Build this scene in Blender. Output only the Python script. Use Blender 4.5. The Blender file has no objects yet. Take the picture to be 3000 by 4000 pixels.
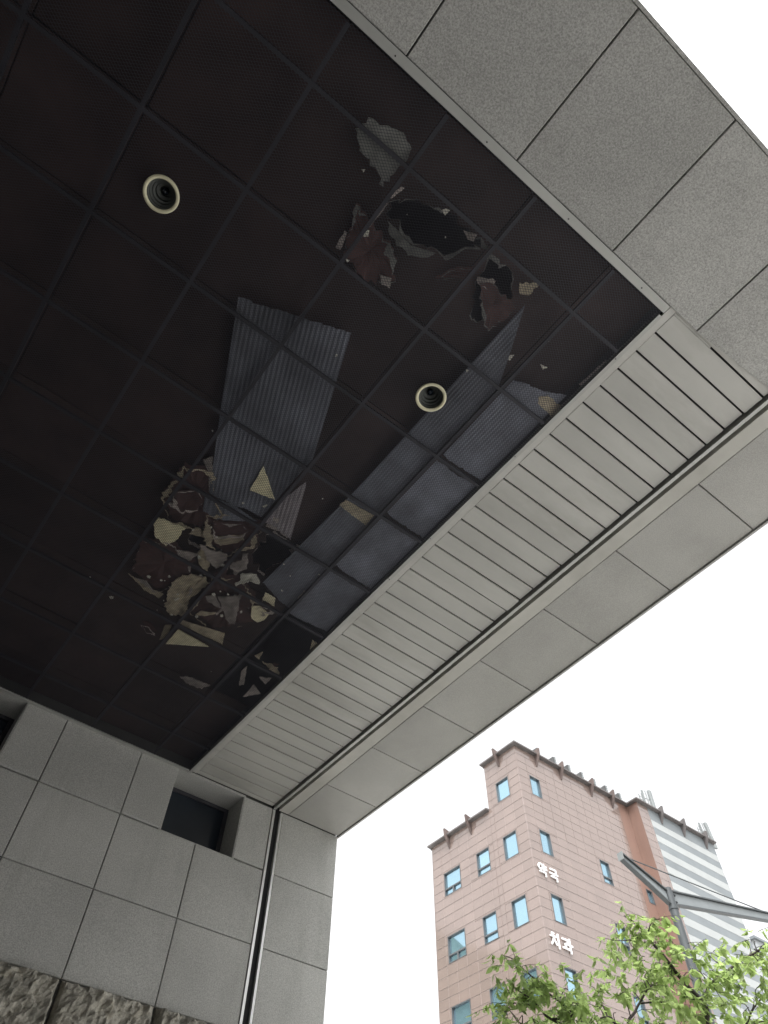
import bpy, math, random
from mathutils import Vector, Matrix, noise

# ------------------------------------------------------------------ camera, sky, sun, exposure
scene = bpy.context.scene
EYE = 1.6
cam_data = bpy.data.cameras.new('camera')
cam = bpy.data.objects.new('camera', cam_data)
scene.collection.objects.link(cam)
cam.matrix_world = Matrix(((0.7887316, -0.5129310, -0.3388279, 0.0),
                           (-0.6145614, -0.6447190, -0.4545896, 0.0),
                           (0.0147243, 0.5667797, -0.8237378, EYE),
                           (0, 0, 0, 1)))
cam_data.sensor_fit = 'VERTICAL'
cam_data.sensor_height = 36.0
cam_data.lens = 24.183
cam_data.clip_start = 0.05
cam_data.clip_end = 3000
scene.camera = cam

SUN_EL, SUN_AZ = math.radians(62), math.radians(-138)     # azimuth of the sun, counter-clockwise from +x
world = bpy.data.worlds.new('World')
scene.world = world
world.use_nodes = True
wn, wl = world.node_tree.nodes, world.node_tree.links
wn.clear()
sky = wn.new('ShaderNodeTexSky')
sky.sky_type = 'NISHITA'
sky.sun_disc = False
sky.sun_elevation = SUN_EL
sky.sun_rotation = math.pi / 2 - SUN_AZ
sky.air_density = 1.0
sky.dust_density = 6.0
sky.ozone_density = 1.0
hs = wn.new('ShaderNodeHueSaturation')
hs.inputs['Saturation'].default_value = 0.06               # an overcast, milky sky
bg = wn.new('ShaderNodeBackground')
bg.inputs['Strength'].default_value = 0.15
wo = wn.new('ShaderNodeOutputWorld')
wl.new(sky.outputs['Color'], hs.inputs['Color'])
wl.new(hs.outputs['Color'], bg.inputs['Color'])
wl.new(bg.outputs['Background'], wo.inputs['Surface'])

sun_data = bpy.data.lights.new('sun', 'SUN')
sun_data.energy = 0.5
sun_data.angle = math.radians(25)
sun_data.color = (1.0, 0.97, 0.93)
sun = bpy.data.objects.new('sun', sun_data)
scene.collection.objects.link(sun)
sd = Vector((math.cos(SUN_EL) * math.cos(SUN_AZ), math.cos(SUN_EL) * math.sin(SUN_AZ), math.sin(SUN_EL)))
sun.rotation_euler = sd.to_track_quat('Z', 'Y').to_euler()
sun.location = (0, -20, 60)

vs = scene.view_settings
vs.view_transform = 'Standard'
vs.look = 'None'
vs.gamma = 1.0
vs.use_curve_mapping = False
vs.exposure = 1.68

random.seed(7)
COL = scene.collection
WM = {}                                                    # world matrices of what has been linked

# ------------------------------------------------------------------ helpers
def link(o, parent=None, M=None):
    M = M or Matrix.Identity(4)
    COL.objects.link(o)
    if parent is not None:
        o.parent = parent
        o.matrix_basis = WM[parent].inverted() @ M
    else:
        o.matrix_basis = M
    WM[o] = M
    return o

def tag(o, label=None, cat=None, group=None, kind=None):
    if label: o['label'] = label
    if cat: o['category'] = cat
    if group: o['group'] = group
    if kind: o['kind'] = kind
    return o

def empty(name, loc, label, cat, group=None):
    o = bpy.data.objects.new(name, None)
    o.empty_display_size = 0.2
    link(o, None, Matrix.Translation(loc))
    return tag(o, label, cat, group)

class MB:
    def __init__(s): s.v, s.f = [], []
    def add(s, verts, faces):
        b = len(s.v)
        s.v += [tuple(p) for p in verts]
        s.f += [tuple(i + b for i in f) for f in faces]
        return s
    def box(s, x0, x1, y0, y1, z0, z1):
        return s.add([(x0,y0,z0),(x1,y0,z0),(x1,y1,z0),(x0,y1,z0),(x0,y0,z1),(x1,y0,z1),(x1,y1,z1),(x0,y1,z1)],
                     [(3,2,1,0),(4,5,6,7),(0,1,5,4),(1,2,6,5),(2,3,7,6),(3,0,4,7)])
    def bar(s, a, b, w, h, up=(0,0,1)):
        a, b = Vector(a), Vector(b); d = (b - a).normalized(); up = Vector(up)
        r = d.cross(up)
        if r.length < 1e-5: r = d.cross(Vector((1,0,0)))
        r.normalize(); u = r.cross(d)
        v = []
        for p in (a, b):
            for sx, sy in ((-1,-1),(1,-1),(1,1),(-1,1)): v.append(p + r*sx*w/2 + u*sy*h/2)
        return s.add(v, [(3,2,1,0),(4,5,6,7),(0,1,5,4),(1,2,6,5),(2,3,7,6),(3,0,4,7)])
    def prism(s, poly, z0, z1):
        a = sum(poly[i][0]*poly[(i+1)%len(poly)][1] - poly[(i+1)%len(poly)][0]*poly[i][1] for i in range(len(poly)))
        if a < 0: poly = poly[::-1]
        n = len(poly)
        f0 = z0 if callable(z0) else (lambda x, y: z0)
        f1 = z1 if callable(z1) else (lambda x, y: z1)
        v = [(x, y, f0(x, y)) for x, y in poly] + [(x, y, f1(x, y)) for x, y in poly]
        return s.add(v, [tuple(range(n-1, -1, -1)), tuple(range(n, 2*n))] + [(i, (i+1)%n, n+(i+1)%n, n+i) for i in range(n)])
    def tube(s, pts, rad, n=8, cap=True):
        pts = [Vector(p) for p in pts]; b = len(s.v); ref = Vector((0.31, 0.52, 0.8))
        for i, p in enumerate(pts):
            d = (pts[min(i+1, len(pts)-1)] - pts[max(i-1, 0)]).normalized()
            x = d.cross(ref).normalized(); y = d.cross(x)
            r = rad[i] if isinstance(rad, (list, tuple)) else rad
            for k in range(n):
                a = 2*math.pi*k/n
                s.v.append(tuple(p + (x*math.cos(a) + y*math.sin(a))*r))
        for i in range(len(pts)-1):
            for k in range(n):
                s.f.append((b+i*n+k, b+i*n+(k+1)%n, b+(i+1)*n+(k+1)%n, b+(i+1)*n+k))
        if cap:
            s.f.append(tuple(b+k for k in range(n-1, -1, -1)))
            s.f.append(tuple(b+(len(pts)-1)*n+k for k in range(n)))
        return s
    def lathe(s, prof, c, n=40):
        b = len(s.v); cx, cy, cz = c
        for r, z in prof:
            for k in range(n):
                a = 2*math.pi*k/n
                s.v.append((cx + r*math.cos(a), cy + r*math.sin(a), cz + z))
        for i in range(len(prof)-1):
            for k in range(n):
                s.f.append((b+i*n+k, b+i*n+(k+1)%n, b+(i+1)*n+(k+1)%n, b+(i+1)*n+k))
        return s
    def mesh(s, name, mat, smooth=False):
        m = bpy.data.meshes.new(name)
        m.from_pydata(s.v, [], s.f)
        m.materials.append(mat)
        if smooth: m.polygons.foreach_set('use_smooth', [True]*len(m.polygons))
        m.update()
        return m
    def build(s, name, mat, parent=None, smooth=False):
        """vertices are given in world space; the object sits at its parent's origin"""
        o = bpy.data.objects.new(name, s.mesh(name, mat, smooth))
        return link(o, parent)

PANELS = {}
def panel(name, parent, mat, org, u, v, w, h, t, c=0.006, jig=0.0, tilt=0.0):
    """a chamfered slab: w along u, h along v, outer face at org, body going back by t"""
    key = (name, mat.name, round(w, 3), round(h, 3), round(t, 3), round(c, 4))
    if key not in PANELS:
        q = MB()
        a = [(0,0),(w,0),(w,h),(0,h)]
        i = [(c,c),(w-c,c),(w-c,h-c),(c,h-c)]
        q.add([(x,y,0) for x,y in i] + [(x,y,-c) for x,y in a] + [(x,y,-t) for x,y in a],
              [(0,1,2,3),(0,4,5,1),(1,5,6,2),(2,6,7,3),(3,7,4,0),(4,8,9,5),(5,9,10,6),(6,10,11,7),(7,11,8,4),(11,10,9,8)])
        PANELS[key] = q.mesh(name, mat)
    u, v = Vector(u), Vector(v); n = u.cross(v)
    M = Matrix((( u.x, v.x, n.x, 0), (u.y, v.y, n.y, 0), (u.z, v.z, n.z, 0), (0,0,0,1)))
    if tilt:
        M = M @ Matrix.Rotation(random.gauss(0, tilt), 4, 'X') @ Matrix.Rotation(random.gauss(0, tilt), 4, 'Y')
    p = Vector(org) + n*random.uniform(-jig, jig)
    M = Matrix.Translation(p) @ M
    o = bpy.data.objects.new(name, PANELS[key])
    return link(o, parent, M)

def rect_minus(r, holes):
    """rectangle (a0,a1,b0,b1) minus rectangles"""
    out = [r]
    for h in holes:
        nxt = []
        for a0, a1, b0, b1 in out:
            x0, x1, y0, y1 = max(a0, h[0]), min(a1, h[1]), max(b0, h[2]), min(b1, h[3])
            if x0 >= x1 or y0 >= y1: nxt.append((a0,a1,b0,b1)); continue
            if b0 < y0: nxt.append((a0,a1,b0,y0))
            if y1 < b1: nxt.append((a0,a1,y1,b1))
            if a0 < x0: nxt.append((a0,x0,y0,y1))
            if x1 < a1: nxt.append((x1,a1,y0,y1))
        out = nxt
    return out

# ------------------------------------------------------------------ materials
def new_mat(name):
    m = bpy.data.materials.new(name); m.use_nodes = True
    nt = m.node_tree; nt.nodes.clear()
    out = nt.nodes.new('ShaderNodeOutputMaterial')
    p = nt.nodes.new('ShaderNodeBsdfPrincipled')
    nt.links.new(p.outputs[0], out.inputs[0])
    return m, nt, p, out

def nz(nt, scale, detail=3, rough=0.6, vec=None, stretch=None):
    n = nt.nodes.new('ShaderNodeTexNoise')
    n.inputs['Scale'].default_value = scale; n.inputs['Detail'].default_value = detail; n.inputs['Roughness'].default_value = rough
    g = nt.nodes.new('ShaderNodeNewGeometry'); src = g.outputs['Position']
    if stretch:
        mp = nt.nodes.new('ShaderNodeMapping'); mp.inputs['Scale'].default_value = stretch
        nt.links.new(src, mp.inputs['Vector']); src = mp.outputs['Vector']
    nt.links.new(src, n.inputs['Vector'])
    return n.outputs['Fac']

def rng(nt, fac, a, b, lo, hi):
    r = nt.nodes.new('ShaderNodeMapRange')
    r.inputs['From Min'].default_value = a; r.inputs['From Max'].default_value = b
    r.inputs['To Min'].default_value = lo; r.inputs['To Max'].default_value = hi
    nt.links.new(fac, r.inputs['Value'])
    return r.outputs['Result']

def mul(nt, a, b):
    m = nt.nodes.new('ShaderNodeMath'); m.operation = 'MULTIPLY'
    for i, s in enumerate((a, b)):
        if isinstance(s, (int, float)): m.inputs[i].default_value = s
        else: nt.links.new(s, m.inputs[i])
    return m.outputs[0]

def tint(nt, col, fac):
    v = nt.nodes.new('ShaderNodeVectorMath'); v.operation = 'SCALE'
    if isinstance(col, tuple): v.inputs[0].default_value = col[:3]
    else: nt.links.new(col, v.inputs[0])
    nt.links.new(fac, v.inputs['Scale'])
    return v.outputs[0]

def mixc(nt, fac, a, b):
    m = nt.nodes.new('ShaderNodeMix'); m.data_type = 'RGBA'
    nt.links.new(fac, m.inputs['Factor'])
    for s, i in ((a, 6), (b, 7)):
        if isinstance(s, tuple): m.inputs[i].default_value = (*s[:3], 1)
        else: nt.links.new(s, m.inputs[i])
    return m.outputs[2]

def bump(nt, p, h, strength, dist=0.004):
    b = nt.nodes.new('ShaderNodeBump'); b.inputs['Strength'].default_value = strength; b.inputs['Distance'].default_value = dist
    nt.links.new(h, b.inputs['Height']); nt.links.new(b.outputs[0], p.inputs['Normal'])

def objrand(nt):
    return nt.nodes.new('ShaderNodeObjectInfo').outputs['Random']

def granite(name, col, rough=0.6, speck=0.5, scale=110, var=0.07, dark=None):
    m, nt, p, _ = new_mat(name)
    f = rng(nt, nz(nt, scale, 4, 0.75), 0.35, 0.65, 1 - speck, 1 + speck)
    f = mul(nt, f, rng(nt, nz(nt, scale*3.1, 2), 0.3, 0.7, 1 - speck*0.5, 1 + speck*0.5))
    f = mul(nt, f, rng(nt, nz(nt, 1.3, 4), 0.3, 0.7, 0.9, 1.1))
    f = mul(nt, f, rng(nt, objrand(nt), 0, 1, 1 - var, 1 + var))
    c = tint(nt, col, f)
    if dark:                                               # water stains that run down the face
        s = rng(nt, nz(nt, 1.0, 5, 0.65, stretch=(2.2, 2.2, 0.35)), 0.52, 0.72, 0, dark)
        c = mixc(nt, s, c, (col[0]*0.45, col[1]*0.45, col[2]*0.42))
    nt.links.new(c, p.inputs['Base Color'])
    p.inputs['Roughness'].default_value = rough
    bump(nt, p, nz(nt, scale, 3), 0.25, 0.002)
    return m

def plain(name, col, rough=0.5, metal=0.0, var=0.12, nscale=3.0, grime=0.0, bumpy=0.0, stretch=None, spec=None):
    m, nt, p, _ = new_mat(name)
    f = rng(nt, nz(nt, nscale, 5, 0.6, stretch=stretch), 0.3, 0.7, 1 - var, 1 + var)
    f = mul(nt, f, rng(nt, objrand(nt), 0, 1, 1 - var*0.5, 1 + var*0.5))
    c = tint(nt, col, f)
    if grime:
        g = rng(nt, nz(nt, 0.9, 6, 0.7, stretch=stretch), 0.5, 0.75, 0, grime)
        c = mixc(nt, g, c, (col[0]*0.4, col[1]*0.37, col[2]*0.32))
    nt.links.new(c, p.inputs['Base Color'])
    p.inputs['Roughness'].default_value = rough
    p.inputs['Metallic'].default_value = metal
    if spec is not None: p.inputs['Specular IOR Level'].default_value = spec
    if bumpy: bump(nt, p, nz(nt, nscale*12, 4), bumpy, 0.003)
    return m

M_ = {}
M_['granite'] = granite('grey_granite', (0.365, 0.36, 0.342), 0.7, 0.34, 105, 0.06, dark=0.22)
M_['granite_side'] = granite('pale_granite', (0.36, 0.352, 0.33), 0.65, 0.2, 140, 0.05, dark=0.15)
M_['granite_wall'] = granite('wall_granite', (0.45, 0.447, 0.425), 0.7, 0.3, 105, 0.06, dark=0.35)
M_['joint'] = plain('joint_mortar', (0.10, 0.10, 0.095), 0.95)
M_['rough'] = granite('hewn_stone', (0.38, 0.36, 0.31), 0.85, 0.3, 26, 0.12, dark=0.5)
nt = M_['rough'].node_tree; p = [n for n in nt.nodes if n.type == 'BSDF_PRINCIPLED'][0]
old = p.inputs['Base Color'].links[0].from_socket
c = mixc(nt, rng(nt, nz(nt, 7, 5, 0.7), 0.46, 0.64, 0, 0.55), old, (0.085, 0.088, 0.075))
c = mixc(nt, rng(nt, nz(nt, 5.3, 5, 0.7, stretch=(1, 1.3, 0.8)), 0.56, 0.70, 0, 0.7), c, (0.44, 0.40, 0.31))
nt.links.new(c, p.inputs['Base Color'])
M_['slat'] = plain('painted_slat', (0.43, 0.422, 0.395), 0.45, var=0.10, nscale=1.5, grime=0.4, stretch=(0.6, 2.2, 1))
M_['trim'] = plain('aluminium_trim', (0.40, 0.40, 0.38), 0.4, 0.25, var=0.08, grime=0.2)
M_['steel_line'] = plain('bright_steel_edge', (0.72, 0.72, 0.70), 0.3, 0.4, var=0.05)
M_['plaster'] = plain('pale_render', (0.46, 0.45, 0.41), 0.7, var=0.1, nscale=2, grime=0.35)
M_['void'] = plain('dark_void', (0.025, 0.025, 0.027), 0.95)
M_['board'] = plain('brown_ceiling_board', (0.040, 0.025, 0.024), 0.8, var=0.45, nscale=2.2)
M_['slab'] = plain('dark_slab', (0.035, 0.036, 0.042), 0.9, var=0.3)  # near-black base with random tone
M_['mesh'] = plain('dark_wire_mesh', (0.047, 0.047, 0.058), 0.4, 0.35, var=0.1)
M_['bar'] = plain('dark_grid_bar', (0.042, 0.041, 0.05), 0.6, 0.1, var=0.2)
M_['sheet'] = plain('ribbed_grey_sheet', (0.16, 0.17, 0.205), 0.6, var=0.45, nscale=3, grime=0.8)
M_['sheet_pink'] = plain('ribbed_pinkish_sheet', (0.26, 0.235, 0.25), 0.6, var=0.2, nscale=5, grime=0.3)
M_['cream'] = plain('cream_board', (0.80, 0.73, 0.50), 0.85, var=0.16, nscale=12, bumpy=0.3, grime=0.25)
M_['buff'] = plain('buff_board', (0.42, 0.36, 0.26), 0.9, var=0.4, nscale=15, bumpy=0.4, grime=0.3)
M_['greyboard'] = plain('grey_board_fibre', (0.34, 0.30, 0.275), 0.9, var=0.45, nscale=14, bumpy=0.5, grime=0.3)
M_['redboard'] = plain('red_brown_board', (0.085, 0.045, 0.042), 0.85, var=0.3, nscale=8, grime=0.3)
M_['white'] = plain('white_crumb', (0.62, 0.60, 0.52), 0.9, var=0.2, nscale=20)
M_['ring'] = plain('cream_lamp_ring', (0.66, 0.62, 0.44), 0.4, var=0.1, nscale=8, grime=0.3)
M_['can'] = plain('lamp_reflector', (0.09, 0.095, 0.09), 0.5, 0.3, var=0.1)
M_['screw'] = plain('screw_head', (0.08, 0.08, 0.08), 0.5, 0.5)

# ------------------------------------------------------------------ ground
K = 4.13                                                   # ceiling height above the eye
ZC = EYE + K                                               # underside of the ceiling
m, nt, p, _ = new_mat('pale_paving')
br = nt.nodes.new('ShaderNodeTexBrick')
g = nt.nodes.new('ShaderNodeNewGeometry')
nt.links.new(g.outputs['Position'], br.inputs['Vector'])
br.inputs['Scale'].default_value = 2.5
br.inputs['Color1'].default_value = (0.50, 0.495, 0.475, 1); br.inputs['Color2'].default_value = (0.42, 0.415, 0.40, 1); br.inputs['Mortar'].default_value = (0.26, 0.26, 0.25, 1)
br.inputs['Mortar Size'].default_value = 0.01
nt.links.new(tint(nt, br.outputs['Color'], rng(nt, nz(nt, 0.7, 5), 0.3, 0.7, 0.85, 1.12)), p.inputs['Base Color'])
p.inputs['Roughness'].default_value = 0.85
q = MB(); q.add([(-900,-900,0),(900,-900,0),(900,900,0),(-900,900,0)], [(0,1,2,3)])
tag(q.build('ground', m), kind='structure')

q = MB(); q.box(-2.6, 1.3, -3.5, 6.0, -0.02, 0.004)  # unseen dark floor, added to cut bounce light on the left ceiling
tag(q.build('added_dark_floor', granite('dark_shade_floor', (0.10, 0.10, 0.102), 0.5, 0.3, 80)), kind='structure')

# wooded hill across the town; it shows in the window glass and the polished tiles
m, nt, p, _ = new_mat('hill_woodland')
nt.links.new(tint(nt, (0.085, 0.105, 0.085), rng(nt, nz(nt, 0.06, 8, 0.7), 0.3, 0.7, 0.6, 1.5)), p.inputs['Base Color'])
p.inputs['Roughness'].default_value = 1
q = MB(); nu, nv = 70, 18
for j in range(nv+1):
    for i in range(nu+1):
        az = math.radians(95 + 75*i/nu); t = j/nv; r = 190 + 240*t
        d = math.degrees(az)
        el = 24.6 - 0.028*(d-130)**2 if d < 130 else 24.6 - 0.24*(d-130) - 0.006*(d-130)**2
        el = max(el, 3) + 1.1*noise.noise(Vector((d*0.16, 3.1, 0))) + 0.5*noise.noise(Vector((d*0.55, 9.1, 0)))
        top = 17 + math.tan(math.radians(max(el, 1)))*310
        hgt = top*max(0.0, 1 - abs(t-0.5)*2)**0.8 + 5*noise.noise(Vector((d*0.7, t*9, 2)))*(1 if 0 < j < nv else 0)
        q.v.append((28 + r*math.cos(az), 24 + r*math.sin(az), max(hgt, -1) - 0.5))
for j in range(nv):
    for i in range(nu):
        a = j*(nu+1)+i; q.f.append((a, a+1, a+nu+2, a+nu+1))
tag(q.build('hill', m, smooth=True), kind='structure')
# ------------------------------------------------------------------ the stone flank wall
WY = 1.441*K
X_CH0, X_CH1, X_END = 0.750*K, 0.779*K, 0.951*K
XL = -2.6
wall = empty('stone_wall', (1.0, WY + 0.3, 0), 'grey granite tiled wall with square window recesses and hewn stone base', 'wall')
wz = lambda a: EYE + a*K
WINS = [(0.4835 - 0.556*k, 0.6665 - 0.556*k) for k in range(4)]
WZ0, WZ1 = wz(0.845), wz(1.0)
q = MB()
q.box(XL, X_END - 0.004, WY + 0.032, WY + 0.55, 0, WZ0 - 0.02)
xs = [XL] + [v*K for w in sorted(WINS) for v in (w[0], w[1])] + [X_END - 0.004]
for i in range(0, len(xs), 2):
    q.box(xs[i] + (0.02 if i else 0), xs[i+1] - (0.02 if i + 2 < len(xs) else 0), WY + 0.034, WY + 0.55, WZ0 - 0.019, WZ1 + 0.02)
q.box(XL, X_END - 0.004, WY + 0.036, WY + 0.55, WZ1 + 0.021, ZC + 1.0)
q.box(XL, xs[-2] + 0.3, WY + 0.40, WY + 0.56, WZ0 - 0.1, WZ1 + 0.1)
core = q.build('wall_core', M_['joint'], wall)
G = 0.008
tw = 0.1838*K; row = 0.1577*K
def wall_tile(a0, a1, b0, b1, mat='granite_wall'):
    panel('tile', wall, M_[mat], (a0 + G/2, WY, b0 + G/2), (1,0,0), (0,0,1), a1-a0-G, b1-b0-G, 0.03, 0.004, 0.0012, 0.0008)
cols = [(0.387 + 0.1838*k)*K for k in range(-14, 2)]
cols = [XL] + [c for c in cols if c > XL + 0.2] + [X_CH0]
zrows = [wz(0.527), wz(0.6845), wz(0.8435), wz(1.0)]
for r in range(3):
    for i in range(len(cols)-1):
        holes = [(w[0]*K, w[1]*K, WZ0, WZ1 + 1) for w in WINS] if r == 2 else []
        for a0, a1, b0, b1 in rect_minus((cols[i], cols[i+1], zrows[r], zrows[r+1]), holes):
            if a1 - a0 > 0.05 and b1 - b0 > 0.05: wall_tile(a0, a1, b0, b1)
zz = [wz(1.0)] + [wz(0.8435 - 0.1588*k) for k in range(7)] + [0.0]
for i in range(len(zz)-1):
    if zz[i+1] >= 0: wall_tile(X_CH1, X_END, zz[i+1], zz[i])
# hewn stones below: a few sculpted meshes shared between the blocks
def rough_stone(seed, w, h):
    q = MB(); nx, nyy = 44, 38
    for j in range(nyy+1):
        for i in range(nx+1):
            u, v = i/nx, j/nyy; e = min(u*w, (1-u)*w, v*h, (1-v)*h)
            P = Vector((u*w*5.5 + seed*7.3, v*h*5.5, seed*3.1))
            d = 0.015 + 1.2*(0.055*(0.5 + 0.5*noise.noise(P*0.6)) + 0.045*(1 - abs(noise.noise(P*1.3)))*(1 - abs(noise.noise(P*2.1 + Vector((4,4,4))))) + 0.022*noise.noise(P*4.2) + 0.012*noise.noise(P*9.5))
            edge = min(1, e/0.022)
            q.v.append((u*w + 0.006*noise.noise(P*3)*(0 < i < nx), v*h + 0.006*noise.noise(P*3.3)*(0 < j < nyy), max(0.0, d)*(0.25 + 0.75*edge) if e > 0 else 0.0))
    for j in range(nyy):
        for i in range(nx):
            a = j*(nx+1)+i; q.f.append((a, a+1, a+nx+2, a+nx+1))
    rim = [i for i in range(nx+1)] + [j*(nx+1)+nx for j in range(1, nyy+1)] + [nyy*(nx+1)+i for i in range(nx-1, -1, -1)] + [j*(nx+1) for j in range(nyy-1, 0, -1)]
    b = len(q.v)
    q.v += [(q.v[i][0], q.v[i][1], -0.03) for i in rim]
    for k in range(len(rim)):
        k2 = (k+1) % len(rim); q.f.append((rim[k2], rim[k], b+k, b+k2))
    return q.mesh('rough_stone', M_['rough'])
ROUGH = [rough_stone(s, tw - 0.03, row - 0.016) for s in range(5)]
RL = rough_stone(9, X_CH0 - cols[-2] - 0.03, row - 0.016)
zr = wz(0.527); k = 0
while zr > 0.1:
    z1 = zr - row
    if z1 < -0.3: break
    for i in range(1, len(cols)-1):
        me = RL if i == len(cols)-2 else ROUGH[(i*3 + k*2) % 5]
        M = Matrix(((1,0,0,cols[i] + 0.015), (0,0,-1,WY - 0.004), (0,1,0,z1 + 0.008), (0,0,0,1)))
        link(bpy.data.objects.new('rough_stone', me), wall, M)
    zr = z1; k += 1
# window recesses
m, nt, p, _ = new_mat('dark_window_glass')
nt.links.new(tint(nt, (0.016, 0.022, 0.032), rng(nt, nz(nt, 2, 3), 0.3, 0.7, 0.8, 1.2)), p.inputs['Base Color'])
p.inputs['Roughness'].default_value = 0.15
M_['darkglass'] = m
for w in WINS[:3]:
    a0, a1 = w[0]*K, w[1]*K
    q = MB()
    q.box(a0 - 0.018, a0 + 0.004, WY + 0.006, WY + 0.345, WZ0 - 0.014, WZ1 + 0.014)
    q.box(a1 - 0.004, a1 + 0.018, WY + 0.006, WY + 0.345, WZ0 - 0.014, WZ1 + 0.014)
    q.box(a0 + 0.0045, a1 - 0.0045, WY + 0.006, WY + 0.345, WZ1 - 0.006, WZ1 + 0.014)
    q.box(a0 + 0.0045, a1 - 0.0045, WY + 0.010, WY + 0.345, WZ0 - 0.016, WZ0 + 0.002)
    wnd = q.build('window', M_['granite_wall'], wall)
    q = MB(); t = 0.045
    for b in ((a0+0.006, a0+t, WZ0+0.004, WZ1-0.01), (a1-t, a1-0.006, WZ0+0.004, WZ1-0.01)): q.box(b[0], b[1], WY+0.305, WY+0.35, b[2], b[3])
    q.box(a0+t, a1-t, WY+0.306, WY+0.35, WZ1-t, WZ1-0.01); q.box(a0+t, a1-t, WY+0.306, WY+0.35, WZ0+0.004, WZ0+t)
    q.build('frame', M_['bar'], wnd)
    MB().box(a0+t-0.005, a1-t+0.005, WY+0.325, WY+0.332, WZ0+t-0.005, WZ1-t+0.005).build('pane', M_['darkglass'], wnd)
# the movement channel: two bright edges and a dark slot
MB().box(X_CH0 + 0.004, X_CH1 - 0.004, WY + 0.024, WY + 0.0315, 0, ZC + 0.05).build('channel_slot', M_['void'], wall)
for a0, a1 in ((X_CH0 + 0.003, X_CH0 + 0.028), (X_CH1 - 0.026, X_CH1 - 0.003)):
    MB().box(a0, a1, WY - 0.007, WY + 0.022, 0, ZC - 0.012).build('channel_edge', M_['steel_line'], wall)

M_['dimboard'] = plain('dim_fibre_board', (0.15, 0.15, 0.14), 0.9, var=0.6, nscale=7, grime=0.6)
# ------------------------------------------------------------------ the canopy
cx0, cx1 = 0.510*K, 0.7465*K
canopy = empty('canopy', (0, 3, 0), 'canopy with dark mesh ceiling, pale slatted strip and grey granite edge beams', 'canopy')
YF0, YF1 = -0.199*K, 0.006*K
q = MB(); q.box(XL, X_END, YF0 - 0.02, WY + 0.54, ZC + 1.001, ZC + 1.35); q.build('roof_slab', M_['slab'], canopy)
# side beam (over the right edge) and front beam (overhead), granite panels below
sb = MB().box(0.796*K, X_END - 0.01, YF1 + 0.05, WY + 0.030, ZC + 0.03, ZC + 1.0).build('side_beam', M_['joint'], canopy)
MB().box(X_END - 0.006, X_END + 0.012, YF0, WY + 0.02, ZC - 0.014, ZC + 1.3).build('outer_fascia', M_['granite'], canopy)
for i in range(-2, 8):
    a = (0.173 + 0.1833*i)*K; b = a + 0.1833*K
    a, b = max(a, YF1 + 0.06), min(b, WY - 0.004)
    if b - a < 0.1: continue
    panel('granite_panel', sb, M_['granite_side'], (0.7955*K, a + G/2, ZC), (0,1,0), (1,0,0), b - a - G, X_END - 0.008 - 0.7955*K, 0.028, 0.004, 0.0015, 0.0006)
fb = MB().box(XL, X_END - 0.01, YF0 + 0.01, YF1 - 0.06, ZC + 0.03, ZC + 1.0).build('front_beam', M_['joint'], canopy)
MB().box(XL, X_END - 0.02, YF0 - 0.012, YF0 + 0.006, ZC - 0.004, ZC + 1.3).build('outer_fascia', M_['granite'], canopy)
for i in range(-13, 4):
    a, b = (0.0205 + 0.1847*(i-1))*K, (0.0205 + 0.1847*i)*K
    a = max(a, XL)
    if b <= XL: continue
    panel('granite_panel', fb, M_['granite'], (a + G/2, YF1, ZC), (1,0,0), (0,-1,0), b - a - G, YF1 - YF0 - 0.008, 0.028, 0.004, 0.0015, 0.0006)
# the last overhead panel is cut askew where it laps the slats
a = (0.0205 + 0.1847*3)*K
MB().prism([(a + G/2, YF0 + 0.008), (X_END - 0.03, YF0 + 0.008), (X_END - 0.03, -0.024*K), (0.735*K, -0.006*K), (a + G/2, YF1)], ZC - 0.002, ZC + 0.028).build('granite_panel', M_['granite'], fb)
# trim along the dark ceiling
yt = 0.0185*K
MB().box(XL, 0.514*K, YF1 + 0.003, yt, ZC - 0.006, ZC + 0.012).build('trim', M_['trim'], canopy)
tr = MB()
tr.box(cx0, 0.5165*K, yt + 0.02, 2.75, ZC - 0.008, ZC + 0.04); tr.build('trim', M_['trim'], canopy)
MB().box(cx0 - 0.004, 0.5155*K, 2.754, WY - 0.003, ZC - 0.010, ZC + 0.039).build('trim', M_['trim'], canopy)
for x, y in [(0.5125*K, 0.45 + 0.9*i) for i in range(6)] + [(1.9 - 0.62*i, yt - 0.018) for i in range(6)]:
    q = MB(); q.lathe([(0.0, -0.0105), (0.0035, -0.010), (0.0045, -0.009), (0.0045, -0.004)], (x, y, ZC), 10)
    q.build('screw', M_['screw'], canopy)
MB().box(XL, cx0 - 0.006, WY - 0.034, WY - 0.002, ZC - 0.012, ZC + 0.004).build('trim', M_['trim'], canopy)
# slatted strip
back = MB().box(0.5185*K, 0.749*K, -0.02*K, WY + 0.03, ZC + 0.042, ZC + 0.06).build('slat_backing', M_['void'], canopy)
MB().box(0.5178*K, 0.5296*K, -0.015*K, WY - 0.003, ZC + 0.017, ZC + 0.036).build('edge_board', M_['slat'], back)
pitch = 0.0363*K; y = (0.009 - 0.0363)*K
ys = []
while y < WY - 0.01:
    ys.append(y); y += pitch
for y in ys:
    b = min(y + pitch, WY - 0.002)
    if b - y < 0.03: continue
    panel('slat', back, M_['slat'], (0.53*K, y + 0.0065, ZC + 0.017), (0,1,0), (1,0,0), b - y - 0.013, 0.7462*K - 0.53*K, 0.018, 0.0025, 0.002, 0.0025)
MB().box(0.5305*K, 0.614*K, 0.009*K - 0.006, 0.009*K + 0.006, ZC + 0.019, ZC + 0.034).build('joint_cover', M_['slat'], back)
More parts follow.
